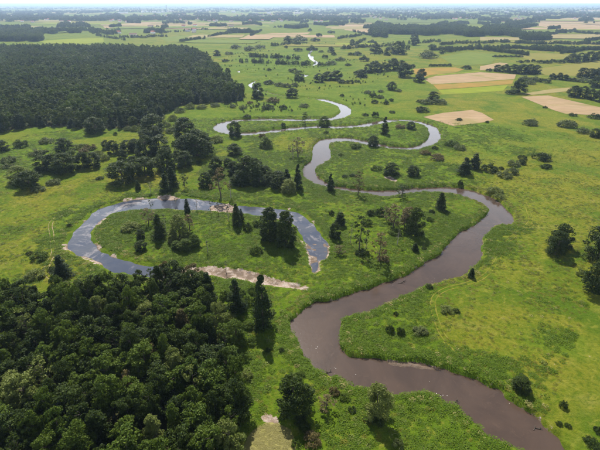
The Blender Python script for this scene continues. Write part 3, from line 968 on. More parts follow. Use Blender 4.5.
# --- single trees and bushes that stand out
SINGLES = [
    (B, D, 96, 134, 17, 13, 'round dark tree standing just below the edge of the large wood'),
    (U, Mi, 88, 133.5, 7, 7, 'small bush on the left of the round tree by the large wood'),
    (U, G, 23, 128.5, 12, 7, 'grey green bush at the lower left edge of the large wood'),
    (U, Mi, 115.5, 135.5, 4, 5, 'tiny bush in the meadow right of the round dark tree'),
    (U, Mi, 74, 131, 5, 4, 'tiny bush in the meadow left of the round dark tree'),
    (B, D, 4, 151.5, 9, 12, 'dark round tree at the left edge below the large wood'),
    (U, D, 21, 147.5, 13, 10, 'rounded dark bush right of the tree at the left edge'),
    (U, G, 47, 143.5, 13, 6, 'flat wide bush alone in the upper left meadow'),
    (U, G, 37, 156, 14, 7, 'flat bush left of the big clump in the upper left meadow'),
    (U, P, 45, 152.5, 6, 4, 'small pale bush touching the flat bush in the left meadow'),
    (U, G, 9, 163, 14, 7, 'upper of two grey bushes at the left edge'),
    (U, G, 7.5, 168.5, 11, 5, 'lower of two grey bushes at the left edge'),
    (U, G, 54, 185, 12, 6, 'low bush right of the pale willow clump on the left'),
    (U, D, 100, 180, 7, 4, 'tiny dark bush between the left clump and the oxbow trees'),
    (B, D, 235, 137.5, 12, 17, 'dark tree inside the small river loop on the left'),
    (B, Mi, 266, 148, 11, 12, 'round bushy tree in the meadow below the thin far channel'),
    (U, BR, 262, 138, 7, 6, 'brown bush behind the round tree below the far channel'),
    (U, P, 267, 149, 10, 4, 'pale low bush in front of the round tree below the far channel'),
    (S, Mi, 305, 124.5, 10, 13, 'thin airy tree between the two far channels'),
    (B, Mi, 324, 125.5, 10, 12, 'bushy tree between the two far channels, right of the airy tree'),
    (S, BR, 298, 158.5, 14, 21, 'brown half bare tree in the meadow left of the river bend'),
    (C, CO, 330.5, 191, 7.5, 18, 'slender dark conifer on the lower bank of the left river bend'),
    (S, BR, 358, 195.5, 10, 24, 'bare grey brown tree leaning over the middle river bank'),
    (C, CO, 384.5, 134.5, 7, 18, 'slender dark conifer at the narrow neck of the upper loop'),
    (B, D, 373, 146.5, 10, 12, 'dark tree on the bank below the conifer of the upper loop'),
    (B, D, 411, 129.5, 8, 7, 'small dark tree inside the upper river loop'),
    (U, BR, 400, 128.5, 9, 5, 'brownish bush inside the upper river loop'),
    (C, CO, 464, 175.5, 13, 19, 'left and larger of two dark conifers right of the river'),
    (C, CO, 474, 169.5, 10, 17, 'right and smaller of two dark conifers right of the river'),
    (U, D, 460, 185, 5, 8, 'small upright bush on the bank below the two conifers'),
    (B, D, 391, 175.5, 13, 11, 'wide dark bush above the sandy patch between the loops'),
    (U, Mi, 376, 170.5, 10, 5, 'low bush left of the dark bush between the loops'),
    (B, D, 413, 176.5, 11, 7, 'dark spreading bush right of the sandy patch'),
    (S, D, 402, 199, 12, 15, 'ragged dark tree hanging over the lower bank at mid river'),
    (C, D, 440, 211, 10, 19, 'upright dark tree at the top of the central meadow'),
    (U, D, 435, 149.5, 6, 5, 'dark bush at the lower right bank of the upper loop'),
    (B, D, 235, 155.5, 12, 12, 'dark bush below the small left river loop'),
    (U, P, 216, 142.5, 14, 7, 'pale bush left of the small river loop'),
    (U, D, 541, 160.5, 16, 8, 'wide dark oval bush in the right meadow'),
    (U, D, 546, 168.5, 10, 5.5, 'smaller dark oval bush in the right meadow'),
    (U, G, 530, 125.5, 14, 6, 'grey oval bush in the meadow below the right tan field'),
    (U, G, 567, 127.5, 16, 6, 'wide grey bush near the right tan field'),
    (U, D, 573, 125, 6, 5, 'dark bush behind the wide grey bush near the right tan field'),
    (U, G, 583, 133.5, 12, 6, 'grey brown bush near the right edge'),
    (B, D, 594.5, 137.5, 9, 9, 'dark round bush near the right edge'),
    (U, D, 572.5, 116.2, 7, 4, 'small dark bush at the edge of the right tan field'),
    (U, D, 595, 119, 12, 4.5, 'flat dark bush below the right tan field at the edge'),
    (U, P, 495, 193.5, 13, 8, 'pale willow bush above the outer bank of the right bend'),
    (U, P, 500, 198.5, 10, 6, 'pale willow bush at the brink of the right bend'),
    (C, CO, 63, 277.5, 16, 25, 'lone dark conifer beside the sandy cart track'),
    (U, P, 36, 278.5, 18, 9, 'pale bush left of the lone conifer'),
    (U, Mi, 40, 260.5, 16, 7, 'low bushes patch left of the sandy cart track'),
    (U, D, 30, 255, 7, 4.5, 'small dark bush in the meadow left of the cart track'),
    (U, Mi, 52, 271, 8, 8, 'bush between the cart track and the lone conifer'),
    (U, D, 69, 227, 5, 4.5, 'small dark bush on the left shore of the oxbow'),
    (U, P, 131, 231.5, 17, 10, 'pale spreading bush left inside the oxbow meadow'),
    (B, D, 141, 251.5, 11, 12, 'lower dark bush of a pair inside the oxbow meadow'),
    (B, D, 141, 239.5, 8, 11, 'upper dark bush of a pair inside the oxbow meadow'),
    (T, D, 270, 243, 19, 37, 'left of two tall dense dark trees at the oxbow bend'),
    (T, D, 286, 249, 18, 40, 'right of two tall dense dark trees at the oxbow bend'),
    (U, Mi, 256.5, 254.5, 11, 11, 'round bush in front of the two tall dark trees'),
    (T, D, 340, 226, 10, 15, 'upper dark tree of a pair right of the oxbow end'),
    (B, D, 335, 239, 10, 18, 'lower dark tree of a pair right of the oxbow end'),
    (U, D, 331.5, 215.5, 5, 7, 'small dark bush above the tree pair right of the oxbow end'),
    (S, BR, 339, 256, 10, 9, 'brown half dead bush right of the muddy oxbow end'),
    (C, CO, 415, 252, 6.5, 10, 'small dark conifer close to the middle river bank'),
    (C, CO, 471, 278, 6.5, 11, 'small dark tree on the right river bank at mid picture'),
    (B, D, 559.5, 248, 17, 26, 'rear half of the dense double tree alone in the right meadow'),
    (B, D, 555, 257, 18, 28, 'front half of the dense double tree alone in the right meadow'),
    (B, D, 597, 262, 23, 40, 'upper dense tree cut by the right edge'),
    (B, D, 600, 297, 27, 42, 'lower dense tree cut by the right edge'),
    (U, P, 582, 277, 12, 9, 'pale bush beside the dense trees at the right edge'),
    (C, CO, 263, 329, 19, 54, 'very tall dark conifer left of the wide brown river bend'),
    (C, CO, 237, 314, 17, 36, 'tall dark conifer behind the wood corner near the mud'),
    (C, CO, 209, 303, 15, 32, 'dark conifer at the upper corner of the near wood'),
    (B, Mi, 236, 347, 18, 28, 'leafy tree at the right fringe of the near wood'),
    (B, D, 295, 416, 31, 40, 'broad dark tree above the straw yellow pond'),
    (B, D, 236, 420, 23, 40, 'dark tree at the left of the straw yellow pond'),
    (S, BR, 326, 412, 15, 17, 'small brown half bare tree right of the broad dark tree'),
    (B, P, 377, 420, 21, 36, 'pale olive leafy tree on the near river bank'),
    (U, D, 374, 425, 17, 12, 'dark undergrowth bush at the foot of the pale olive tree'),
    (U, G, 398, 449, 10, 12, 'grey bush at the bottom edge right of the pale olive tree'),
    (B, D, 521, 392, 16, 15, 'dark round bush above the outer bank at lower right'),
    (U, D, 563, 408, 8, 10, 'small upright bush in the lower right meadow'),
    (U, D, 559, 425.5, 6, 5, 'left of two tiny bushes near the lower right bank'),
    (U, D, 568, 427.5, 6, 5, 'right of two tiny bushes near the lower right bank'),
    (U, D, 598, 433, 8, 8, 'small dark bush cut by the lower right edge'),
    (U, D, 592, 447, 14, 10, 'dark low bush in the bottom right corner'),
    (U, D, 390, 333.5, 8, 10, 'left of two dark bushes on the inner river point'),
    (U, D, 400, 335, 8, 10, 'right of two dark bushes on the inner river point'),
    (U, G, 420, 335.5, 14, 6, 'low grey bush on the inner river point'),
    (U, P, 447, 313.5, 12, 6, 'pale flat bush beside the wheel track'),
    (U, D, 456, 313, 7, 5, 'dark bush touching the pale flat bush by the wheel track'),
    (U, D, 396, 315.5, 5, 5, 'tiny dark bush near the tip of the inner river point'),
    (U, D, 429, 288.5, 7, 6, 'small bush on the bank opposite the central meadow'),
    (B, D, 518, 93.5, 13, 15, 'lone dark round tree beside the lime crop strip'),
    (U, D, 511, 94.5, 11, 4, 'low dark hedge at the foot of the lone round tree'),
    (U, D, 545, 108.3, 4, 3, 'tiny bush on the right tan field'),
    (U, D, 487, 123, 4, 3, 'tiny bush at the right tip of the pale tan patch'),
    (U, D, 459, 120.8, 6, 2.5, 'tiny dark bush inside the pale tan patch'),
    (B, D, 392, 90.5, 8, 9, 'dark round tree alone above the upper loop'),
    (U, G, 399, 92, 6, 4, 'small bush right of the dark round tree above the upper loop'),
    (U, G, 428, 58.5, 17, 9, 'big rounded grove tree in the upper middle meadow'),
    (B, D, 407.5, 49.8, 4, 5, 'small round tree left of the rounded grove in the upper middle'),
    (U, D, 466, 69.3, 9, 4, 'low bush at the right tip of the orange field'),
    (B, D, 258, 98.5, 11, 16, 'dark tree right of the large wood corner'),
    (B, D, 292.5, 98, 10, 10, 'rounded tree beside the far channel'),
    (U, BR, 273, 102.5, 12, 7, 'reddish brown bush below the far channel'),
    (U, D, 342, 97, 4, 4, 'tiny dark bush above the far bend'),
    (U, D, 269, 71, 4.5, 4, 'tiny tree between the thin far channels'),
    (U, D, 260, 63.3, 4, 4, 'tiny tree in the far meadow left of the bright water'),
    (U, D, 281.5, 58.2, 3, 4, 'tiny dark tree left of the bright far water'),
    (B, D, 352, 45.5, 5, 6, 'small round tree left of the far middle trees'),
    (U, Mi, 451, 146, 13, 5, 'low bush strip right of the upper loop'),
    (U, G, 459, 150, 12, 6, 'grey bush right of the upper loop'),
    (U, BR, 425, 154.5, 10, 4, 'brownish flat bush below the upper loop'),
    (U, BR, 437, 160, 13, 6, 'brownish bush mound below the upper loop'),
    (U, D, 375, 117.5, 7, 8, 'dark bush above the neck of the upper loop'),
    (U, D, 365, 116, 6, 4, 'low bush left of the neck of the upper loop'),
    (U, D, 392, 113.3, 6, 3.5, 'small bush above the upper loop'),
    (U, D, 422, 112.3, 13, 3, 'flat bush left of the pale tan patch'),
    (U, Mi, 341, 156, 5, 3.5, 'small bush inside the left river bend'),
    (U, Mi, 355, 148.5, 11, 6, 'bush on the upper bank inside the left river bend'),
    (K, D, 351.5, 141.5, 3, 7, 'thin dead tree on the bank above the left river bend'),
    (U, D, 345, 177.5, 6, 4, 'left of two small bushes inside the left river bend'),
    (U, D, 352.5, 176.5, 6, 4, 'right of two small bushes inside the left river bend'),
    (U, D, 247.5, 117.5, 7, 4, 'small dark bush above the thin far channel'),
    (U, D, 283, 126.5, 5, 5, 'tiny bush on the bank of the thin far channel'),
    (U, D, 326, 133.7, 5, 4, 'tiny bush below the far channel right of centre'),
    (K, D, 350.5, 244, 4, 21, 'tall bare dead trunk right of the oxbow end'),
    (K, D, 197, 211, 4, 14, 'left bare trunk standing at the upper oxbow shore'),
    (K, D, 211, 214, 4, 15, 'middle bare trunk standing at the upper oxbow shore'),
    (K, D, 229, 223, 5, 16, 'right bare trunk near the upper oxbow shore'),
    (K, D, 208, 254, 6, 15, 'bare dead tree inside the oxbow meadow'),
    (K, D, 218, 213, 4, 16, 'bare grey snag right of the middle trunk at the oxbow shore'),
    (K, D, 176, 205, 4, 15, 'leaning dead trunk left of the narrow dark shore tree'),
    (K, D, 166, 231, 5, 18, 'dead trunk beside the pointed dark tree of the oxbow meadow'),
    (K, D, 231, 199, 6, 20, 'dead snag beside the brown tree right of the oxbow top'),
    (K, D, 366, 249, 5, 20, 'grey snag right of the ragged leftmost tree of the central grove'),
    (K, D, 397, 246, 6, 18, 'grey snag at the foot of the ragged central grove'),
    (K, D, 226, 272, 4, 13, 'thin dead trunk standing in the pale oxbow mud'),
    (K, D, 293, 160, 4, 18, 'thin snag beside the brown half bare tree left of the bend'),
    (S, BR, 149, 226, 13, 18, 'brown half bare tree near the oxbow shore'),
    (C, D, 160, 239.5, 12, 27, 'pointed dark tree in the oxbow meadow'),
    (K, D, 152, 214, 5, 16, 'dead snag on the shore behind the brown tree'),
    (C, CO, 187.5, 213, 6, 15, 'narrow dark tree on the upper oxbow shore'),
    (C, D, 237, 227, 10, 24, 'pointed dark tree right of the sand bar'),
    (C, D, 241.5, 223, 6, 15, 'slim dark tree behind the pointed tree by the sand bar'),
    (U, D, 248, 231.5, 9, 11, 'dark bush right of the pointed tree by the sand bar'),
    (U, Mi, 257, 227, 10, 9, 'bush left of the two tall dark trees'),
]
for it in SINGLES:
    at_px(*it)

# --- clumps
cluster('in the big clump of the upper left meadow', 'dark tree', [(B, D, 65, 153, 15, 14), (B, D, 44, 173, 16, 19), (B, D, 54, 170.5, 13, 18), (B, D, 66, 174.5, 21, 23), (B, Mi, 58, 174, 11, 11),
        (B, Mi, 73, 161, 11, 10), (B, D, 84, 169, 12, 18), (B, D, 93.5, 168.5, 14, 17)])
cluster('behind the big clump of the upper left meadow', 'pale low bush', [(U, P, 80, 149.5, 12, 6), (U, BR, 90, 150, 12, 6), (U, P, 97, 156, 11, 7), (U, P, 104, 161, 10, 8), (U, BR, 84, 153.5, 10, 6)])
cluster('in the willow clump at the left edge', 'rounded tree', [(B, P, 21, 184, 18, 20), (B, D, 31, 190.5, 20, 21), (B, Mi, 18, 187.5, 8, 8), (U, G, 39, 192, 12, 6)])
cluster('in the row left of the oxbow wood', 'dark tree', [(B, D, 106, 149.5, 7, 10), (B, D, 114, 154.5, 11, 15), (B, D, 123, 160.5, 9, 12), (B, D, 128, 153, 12, 14), (B, D, 135, 151, 11, 13),
        (B, G, 138, 155.5, 6, 8), (B, D, 148, 157.5, 18, 23), (B, D, 161, 154.5, 18, 21), (B, D, 146, 141, 12, 12), (B, D, 156, 138, 12, 10)])
cluster('in the group above the oxbow', 'dense dark tree', [(B, D, 123, 185, 24, 23), (B, D, 134, 170, 13, 15), (B, D, 146, 178, 21, 23), (B, D, 167, 171.5, 18, 25), (B, Mi, 155, 166, 8, 9),
        (B, D, 185, 168.5, 15, 19), (B, D, 178, 160.5, 9, 11)])
cluster('in the tall clump below the large wood', 'dense dark tree', [(B, D, 186, 143.5, 20, 27), (B, D, 197.5, 158, 24, 30), (B, D, 187, 156, 18, 22), (B, D, 205, 150, 13, 18), (U, Mi, 175, 146.5, 7, 8)])
cluster('on the meadow above the oxbow shore', 'pointed tree', [(C, CO, 173, 188.5, 11, 23), (C, CO, 166, 193.5, 10, 21), (C, D, 138.5, 190.5, 5.5, 11), (S, D, 185, 189, 8, 15), (K, D, 151, 193, 5, 12)])
cluster('in the scrub right of the oxbow top', 'tree', [(B, D, 217, 176, 14, 21), (B, D, 206, 187.5, 12, 16), (S, BR, 221, 199.5, 16, 31), (B, D, 234, 175, 11, 15), (B, D, 228, 167, 7, 10), (B, D, 236, 186, 11, 11),
        (U, D, 199.5, 164.5, 6, 7)])
cluster('in the thicket left of the river bend', 'dark tree', [(C, CO, 298, 189.5, 10, 26), (B, D, 278, 188.5, 17, 18), (C, CO, 287, 184, 9, 16), (B, P, 288.5, 193.5, 14, 12), (B, D, 248, 185.5, 22, 31), (B, D, 256, 176, 13, 19),
        (B, D, 242, 187, 14, 15), (B, D, 266, 175, 9, 10), (B, D, 260, 187, 13, 14), (B, D, 270, 184, 10, 13)])
cluster('in the leafy clump inside the oxbow meadow', 'pale green tree', [(B, P, 180, 240, 17, 27), (B, Mi, 186, 252, 13, 13), (B, Mi, 195, 248, 10, 15), (B, P, 173, 243, 10, 13), (S, BR, 190, 233, 12, 20), (B, Mi, 177, 250, 9, 10)])
cluster('in the ragged grove on the central meadow', 'half bare tree', [(S, D, 359, 252.5, 14, 36), (S, BR, 379, 264, 15, 31), (S, BR, 393, 230, 16, 25), (B, D, 414, 236.5, 15, 30), (S, BR, 404, 232, 13, 22),
        (U, D, 380, 216, 9, 11), (U, D, 371, 216, 8, 8), (S, BR, 386, 222, 10, 16), (U, Mi, 395, 236, 12, 8), (B, BR, 408, 222, 12, 16), (U, Mi, 367, 226, 11, 9), (U, D, 362, 256, 13, 8), (U, BR, 383, 262, 12, 8)])
cluster('in the loose row right of the river', 'grey green bush', [(U, D, 489, 172.5, 14, 11), (U, G, 513, 166.5, 12, 8), (U, D, 521, 164.5, 9, 7), (U, D, 522, 159.5, 8, 6), (U, G, 504, 178.5, 14, 9), (U, G, 512, 174.5, 11, 9), (U, D, 501, 170, 5, 4)])
cluster('below the large wood on the left', 'scrub bush', [(U, P, 136, 131.5, 9, 8), (B, D, 154, 134, 20, 15), (U, P, 147, 129, 10, 8), (U, P, 165, 127, 10, 8), (U, G, 128, 131, 9, 6), (U, P, 173, 121, 10, 8),
        (U, G, 180, 113, 9, 7), (U, P, 190, 109, 10, 7), (U, G, 172, 133, 12, 8), (U, P, 178, 128, 9, 7), (U, P, 202, 109, 10, 6), (U, G, 215, 107, 9, 5)])
cluster('around the thin far channel left of centre', 'small bush', [(U, D, 268, 109.5, 11, 7), (U, D, 283, 109.5, 8, 6), (U, D, 257, 107.5, 4, 4), (U, G, 304, 107.5, 9, 4), (U, P, 243, 109, 8, 5), (U, BR, 250, 104, 6, 4),
        (U, G, 233, 108, 7, 5), (U, P, 277, 119, 4, 2.5)])
cluster('in the row above the far bend', 'dark round tree', [(B, D, 319, 82.5, 9, 9), (B, D, 327, 80.5, 9, 8), (B, D, 336, 80.5, 10, 8), (U, D, 342, 83.5, 9, 5), (U, D, 350, 83.5, 8, 5), (U, D, 357, 82.5, 6, 3.5), (B, Mi, 299, 80.5, 10, 7)])
cluster('left of the row above the far bend', 'low bush', [(U, G, 286, 87.5, 9, 5), (U, G, 279, 86.5, 9, 4), (U, G, 294, 86.5, 8, 4), (U, D, 269, 84.5, 10, 4), (U, G, 293, 72, 9, 3.5)])
cluster('beyond the bright far water', 'small dark bush', [(U, D, 312, 50.5, 10, 7), (U, G, 298, 51.5, 9, 3.5), (B, D, 331, 52.5, 5.5, 6), (U, D, 334, 55.5, 5, 4.5), (U, D, 325, 58.5, 6, 5), (U, G, 331, 65, 10, 5), (U, G, 340, 61, 9, 4),
        (U, G, 321, 52.5, 5, 3), (U, D, 348, 66, 6, 3)])
cluster('on the far meadows left of centre', 'small bush', [(U, G, 300, 42.5, 15, 5), (B, D, 288, 44, 8, 6), (U, D, 319, 37, 6, 5), (U, D, 315, 41.5, 9, 4), (U, G, 260, 49, 10, 4), (U, G, 250, 51, 11, 4),
        (U, D, 286, 48.3, 3.5, 3.5), (U, D, 310, 31.3, 4, 3.5), (U, D, 331, 33.5, 7, 3.5), (U, G, 236, 49, 10, 3), (U, G, 229, 55, 8, 4), (B, D, 217, 56, 6, 6), (B, D, 228, 77, 6, 9), (U, D, 225, 62, 7, 3)])
cluster('right of the far bright water', 'dark tree', [(U, D, 350, 55.5, 4, 4), (U, D, 357, 55.5, 9, 4.5), (U, D, 358, 75, 9, 6), (B, D, 362, 77.5, 8, 7), (B, D, 368, 73, 9, 6), (B, D, 377, 72.5, 9, 7), (B, D, 384, 71.5, 9, 7), (B, D, 393, 70.5, 12, 8), (B, D, 401, 68.5, 8, 6),
        (U, D, 411, 67.5, 8, 4.5), (B, D, 405, 77.5, 14, 9), (U, D, 375, 65.5, 9, 6), (U, D, 364, 61.5, 9, 7)])
cluster('just left of the orange field', 'dark tree', [(B, D, 421, 78.5, 8, 10), (B, D, 419, 82.5, 9, 7)])
cluster('in the bush group left of the lime strip', 'grey green bush', [(B, D, 433, 101.5, 10, 10), (U, G, 426, 104.5, 12, 6), (U, G, 439, 104.5, 13, 6), (U, D, 419, 102.5, 5, 4)])
cluster('in the scattered scrub above the upper loop', 'small bush', [(U, D, 373, 97.5, 7, 6), (U, G, 380, 98.5, 7, 5), (U, D, 375, 103.5, 7, 5), (U, D, 386, 104.5, 6, 5), (U, D, 391, 101.5, 5, 4), (U, G, 368, 94, 8, 4), (U, G, 381, 92.5, 6, 3)])
cluster('in the upper middle meadow', 'dark tree', [(B, D, 398, 54.5, 13, 9), (B, D, 387, 55.5, 6, 8), (B, D, 375, 53.5, 10, 6), (U, D, 381, 53.5, 4, 4.5), (B, D, 414, 41, 7, 5), (U, D, 372, 43.5, 8, 3.5), (U, D, 432, 47.5, 8, 3.5), (U, D, 437, 50.5, 6, 3),
        (B, D, 415, 45.5, 8, 5), (U, D, 391, 50.5, 8, 5)])
cluster('in the hedge row above the orange field', 'tiny round tree', [(U, D, x, 66.6 - 0.05 * i, 4.2, 3.4) for i, x in enumerate((431, 434.5, 438, 441.5, 445, 449))])
cluster('in the dark strip wood right of the orange field', 'dark tree', [(U, D, 489, 71.5, 6, 4), (B, D, 497, 71.8, 7, 6), (B, D, 505, 72.5, 8, 7), (B, D, 513, 73.5, 9, 9), (B, D, 521, 74.3, 10, 10), (B, D, 529, 74.3, 10, 10), (B, D, 535.5, 73.8, 8, 9)])
cluster('in the scrubby row below the strip wood', 'small tree', [(U, G, 525, 81, 11, 5), (U, G, 535, 81.5, 11, 4), (U, D, 545, 83, 10, 4), (B, D, 552, 79.5, 6, 6), (B, D, 559, 79.8, 7, 6), (B, D, 565, 80.5, 6, 6), (U, D, 572, 81.5, 9, 5), (U, G, 583, 82.5, 11, 4.5), (U, G, 530, 84.5, 9, 3)])
cluster('in the row behind the olive field', 'small dark tree', [(U, D, 520, 63, 6, 3), (U, D, 527, 62.5, 5, 3.5), (U, D, 533, 62.5, 4, 4.5), (U, D, 540, 63.3, 7, 4), (U, D, 547, 63.5, 8, 4), (U, D, 552.5, 62.5, 5, 4.5), (U, D, 560, 63.3, 8, 4),
        (B, D, 572, 62.8, 9, 6), (B, D, 580, 62, 9, 7), (B, D, 589, 61.5, 10, 8), (B, D, 598, 60.5, 9, 7), (U, D, 566, 61.5, 5, 5)])
cluster('in the upper grove at the right edge', 'dense dark tree', [(B, D, 582, 77.8, 10, 8), (B, D, 590, 78.6, 10, 10), (B, D, 598, 79, 11, 10), (B, D, 604, 80, 9, 10)])
cluster('in the lower grove at the right edge', 'dense dark tree', [(B, D, 574, 97.5, 10, 12), (B, D, 582, 98, 10, 12), (B, D, 590, 99.8, 9, 11), (B, D, 597, 88, 12, 12), (B, D, 599, 102, 10, 13), (B, D, 608, 104, 10, 13)])
cluster('in the thin row above the olive strip', 'tiny bush', [(U, D, x, 57.2 + 0.02 * i, 5, 2.8) for i, x in enumerate((495, 500, 505, 510.5, 516, 520.5))])
cluster('on the river bank scrub at mid right', 'low bush', [(U, Mi, 430, 222, 7, 6), (U, Mi, 447, 214, 6, 4), (U, D, 424, 250, 5, 4), (U, D, 431, 214, 6, 5)])
cluster('along the wood fringe near the muddy oxbow bed', 'leafy bush', [(U, Mi, 226, 300, 13, 12), (U, Mi, 248, 306, 12, 12), (U, P, 228, 322, 14, 12), (U, Mi, 247, 330, 12, 10), (U, Mi, 254, 294, 12, 10), (U, Mi, 241, 296, 9, 8), (U, BR, 207, 324, 13, 12), (U, BR, 214, 335, 12, 11), (U, P, 224, 342, 13, 13), (U, P, 219, 312, 14, 12), (U, Mi, 236, 331, 13, 12), (U, Mi, 243, 362, 14, 12), (U, P, 246, 380, 13, 11), (U, Mi, 243, 398, 14, 13), (U, Mi, 252, 345, 11, 9)])
cluster('round the straw yellow pond', 'leafy bush', [(U, Mi, 237, 440, 12, 10), (U, Mi, 230, 449, 14, 12), (U, D, 305, 432, 12, 11), (U, BR, 312, 445, 17, 14), (U, Mi, 296, 446, 9, 8), (U, D, 300, 424, 12, 9)])
cluster('in the herb belt right of the wood', 'dark low bush', [(U, D, 268, 352, 6, 5), (U, D, 282, 352, 6, 5), (U, Mi, 300, 378, 9, 7), (U, Mi, 345, 400, 10, 8), (U, D, 352, 412, 8, 6), (U, BR, 334, 395, 10, 9)])

# ------------------------------------------------------------------ the near wood: single trees filling the traced outline
def fill_points(poly, spacing, rs, tries=30):
    lo, hi = poly.min(0), poly.max(0)
    pts = np.empty((0, 2))
    cand = rs.uniform(lo, hi, size=(int((hi - lo).prod() / spacing ** 2 * tries) + 10, 2))
    cand = cand[inside(poly, cand[:, 0], cand[:, 1])]
    out_ = []
    cell = {}
    for p in cand:
        key = (int(p[0] // spacing), int(p[1] // spacing))
        ok = True
        for a in (-1, 0, 1):
            for b in (-1, 0, 1):
                for q in cell.get((key[0] + a, key[1] + b), ()):
                    if (q[0] - p[0]) ** 2 + (q[1] - p[1]) ** 2 < spacing ** 2: ok = False; break
        if ok:
            cell.setdefault(key, []).append(p)
            out_.append(p)
    return np.array(out_)


rs = np.random.default_rng(21)
pts = fill_points(near_wood, 4.6, rs)
vis = []
for p in pts:
    d = depth_at(p[0], p[1])
    sx_ = 300 + F_PX * p[0] / d
    vis.append(-40 < sx_)
pts = pts[np.array(vis)]
for p in pts:
    d = depth_at(p[0], p[1])
    sx_ = 300 + F_PX * p[0] / d
    u = rs.uniform()
    leaf = 'dark' if u < 0.40 else 'mid' if u < 0.88 else 'pale' if u < 0.95 else 'brown'
    g_ = rs.uniform()
    kind = 'canopy' if g_ < 0.84 else 'column' if g_ < 0.90 else 'sparse' if g_ < 0.97 else 'cone'
    h = rs.triangular(7.5, 12, 16.5)
    w = {'canopy': rs.triangular(5.0, 8.5, 12.0), 'column': rs.uniform(4.0, 6.5), 'sparse': rs.uniform(4.5, 7), 'cone': rs.uniform(4, 6)}[kind]
    tone = {'dark': 'dark green', 'mid': 'mid green', 'pale': 'pale', 'brown': 'brownish'}[leaf]
    side = 'at left edge' if sx_ < 45 else 'left of middle' if sx_ < 95 else 'right of middle' if sx_ < 150 else 'further right' if sx_ < 195 else 'at right fringe'
    dep = 'in the far fringe' if p[1] > 108 else 'in the bottom rows' if p[1] < 74 else 'in the front half' if p[1] < 90 else 'in the rear half'
    form = {'canopy': 'wide' if w > 7.8 else 'small' if w < 6 else 'round', 'column': 'slender', 'sparse': 'airy', 'cone': 'pointed'}[kind]
    stat = 'tall ' if h > 15 else 'low ' if h < 11 else ''
    plant(kind, leaf, p[0], p[1], w, h, f'{stat}{form} {tone} tree {dep} of the near wood, {side}', f'{stat}{form} {tone} trees {dep} of the near wood, {side}')

# ------------------------------------------------------------------ scatters of uncountable plants (geometry nodes)
def lod(v, mat, name):
    o = bpy.data.objects.new(name, mesh_np(name, v, quads_of(v), [mat]))
    return o


def scatter(name, label, P, rotz, scl, which, protos):
    me = bpy.data.meshes.new(name)
    n = len(P)
    me.vertices.add(n)
    me.vertices.foreach_set('co', np.asarray(P, np.float32).ravel())
    for an, typ, fld, dat in (('rot', 'FLOAT_VECTOR', 'vector', np.stack([np.zeros(n), np.zeros(n), rotz], 1)), ('scl', 'FLOAT_VECTOR', 'vector', scl), ('which', 'INT', 'value', which)):
        a = me.attributes.new(an, typ, 'POINT')
        a.data.foreach_set(fld, np.asarray(dat, np.int32 if typ == 'INT' else np.float32).ravel())
    o = tag(link(name, me), label, kind='stuff')
    g = bpy.data.node_groups.new(name + '_nodes', 'GeometryNodeTree')
    g.interface.new_socket('Geometry', in_out='INPUT', socket_type='NodeSocketGeometry')
    g.interface.new_socket('Geometry', in_out='OUTPUT', socket_type='NodeSocketGeometry')
    gi, go = g.nodes.new('NodeGroupInput'), g.nodes.new('NodeGroupOutput')
    jn = g.nodes.new('GeometryNodeJoinGeometry')
    def attr(nm, t):
        a = g.nodes.new('GeometryNodeInputNamedAttribute')
        a.data_type = t
        a.inputs['Name'].default_value = nm
        return a.outputs['Attribute']
    ar, as_, aw = attr('rot', 'FLOAT_VECTOR'), attr('scl', 'FLOAT_VECTOR'), attr('which', 'INT')
    for k, pr in enumerate(protos):
        cmpn = g.nodes.new('FunctionNodeCompare')
        cmpn.data_type = 'INT'
        cmpn.operation = 'EQUAL'
        ints = [s for s in cmpn.inputs if s.type == 'INT']
        g.links.new(aw, ints[0])
        ints[1].default_value = k
        oi = g.nodes.new('GeometryNodeObjectInfo')
        oi.inputs['Object'].default_value = pr
        oi.inputs['As Instance'].default_value = True
        ip = g.nodes.new('GeometryNodeInstanceOnPoints')
        g.links.new(gi.outputs[0], ip.inputs['Points'])
        g.links.new(cmpn.outputs[0], ip.inputs['Selection'])
        g.links.new(oi.outputs['Geometry'], ip.inputs['Instance'])
        g.links.new(ar, ip.inputs['Rotation'])
        g.links.new(as_, ip.inputs['Scale'])
        g.links.new(ip.outputs[0], jn.inputs[0])
    g.links.new(jn.outputs[0], go.inputs[0])
    md = o.modifiers.new('scatter', 'NODES')
    md.node_group = g
    return o


# large wood on the left: its front-row trees are single things, the mass behind is one wood
rs = np.random.default_rng(33)
fw_protos = [lod(crown_lobed(800 + i, 1.0, 0.40, 5, 6, 34, 0.055), LEAF[lf], 'far_crown') for i, lf in enumerate(('dark', 'forest', 'forest', 'mid', 'grey'))] + \
            [lod(crown_cone(820 + i, 1.0, 0.22, 22, 18, 0.075), LEAF['conifer'], 'far_cone') for i in range(2)]
pts = fill_points(far_wood, 7.4, rs, 14)
front = np.full(len(pts), 99.0)
edge = to_ground(FAR_WOOD[:19])
for a, b in zip(edge[:-1], edge[1:]):
    d = b - a
    t = np.clip(((pts - a) @ d) / (d @ d), 0, 1)
    front = np.minimum(front, np.linalg.norm(pts - a - t[:, None] * d, axis=1))
sc_x = 300 + F_PX * pts[:, 0] / depth_at(pts[:, 0], pts[:, 1])
single = (front < 5.5) & (sc_x > -4)
fr = pts[single]
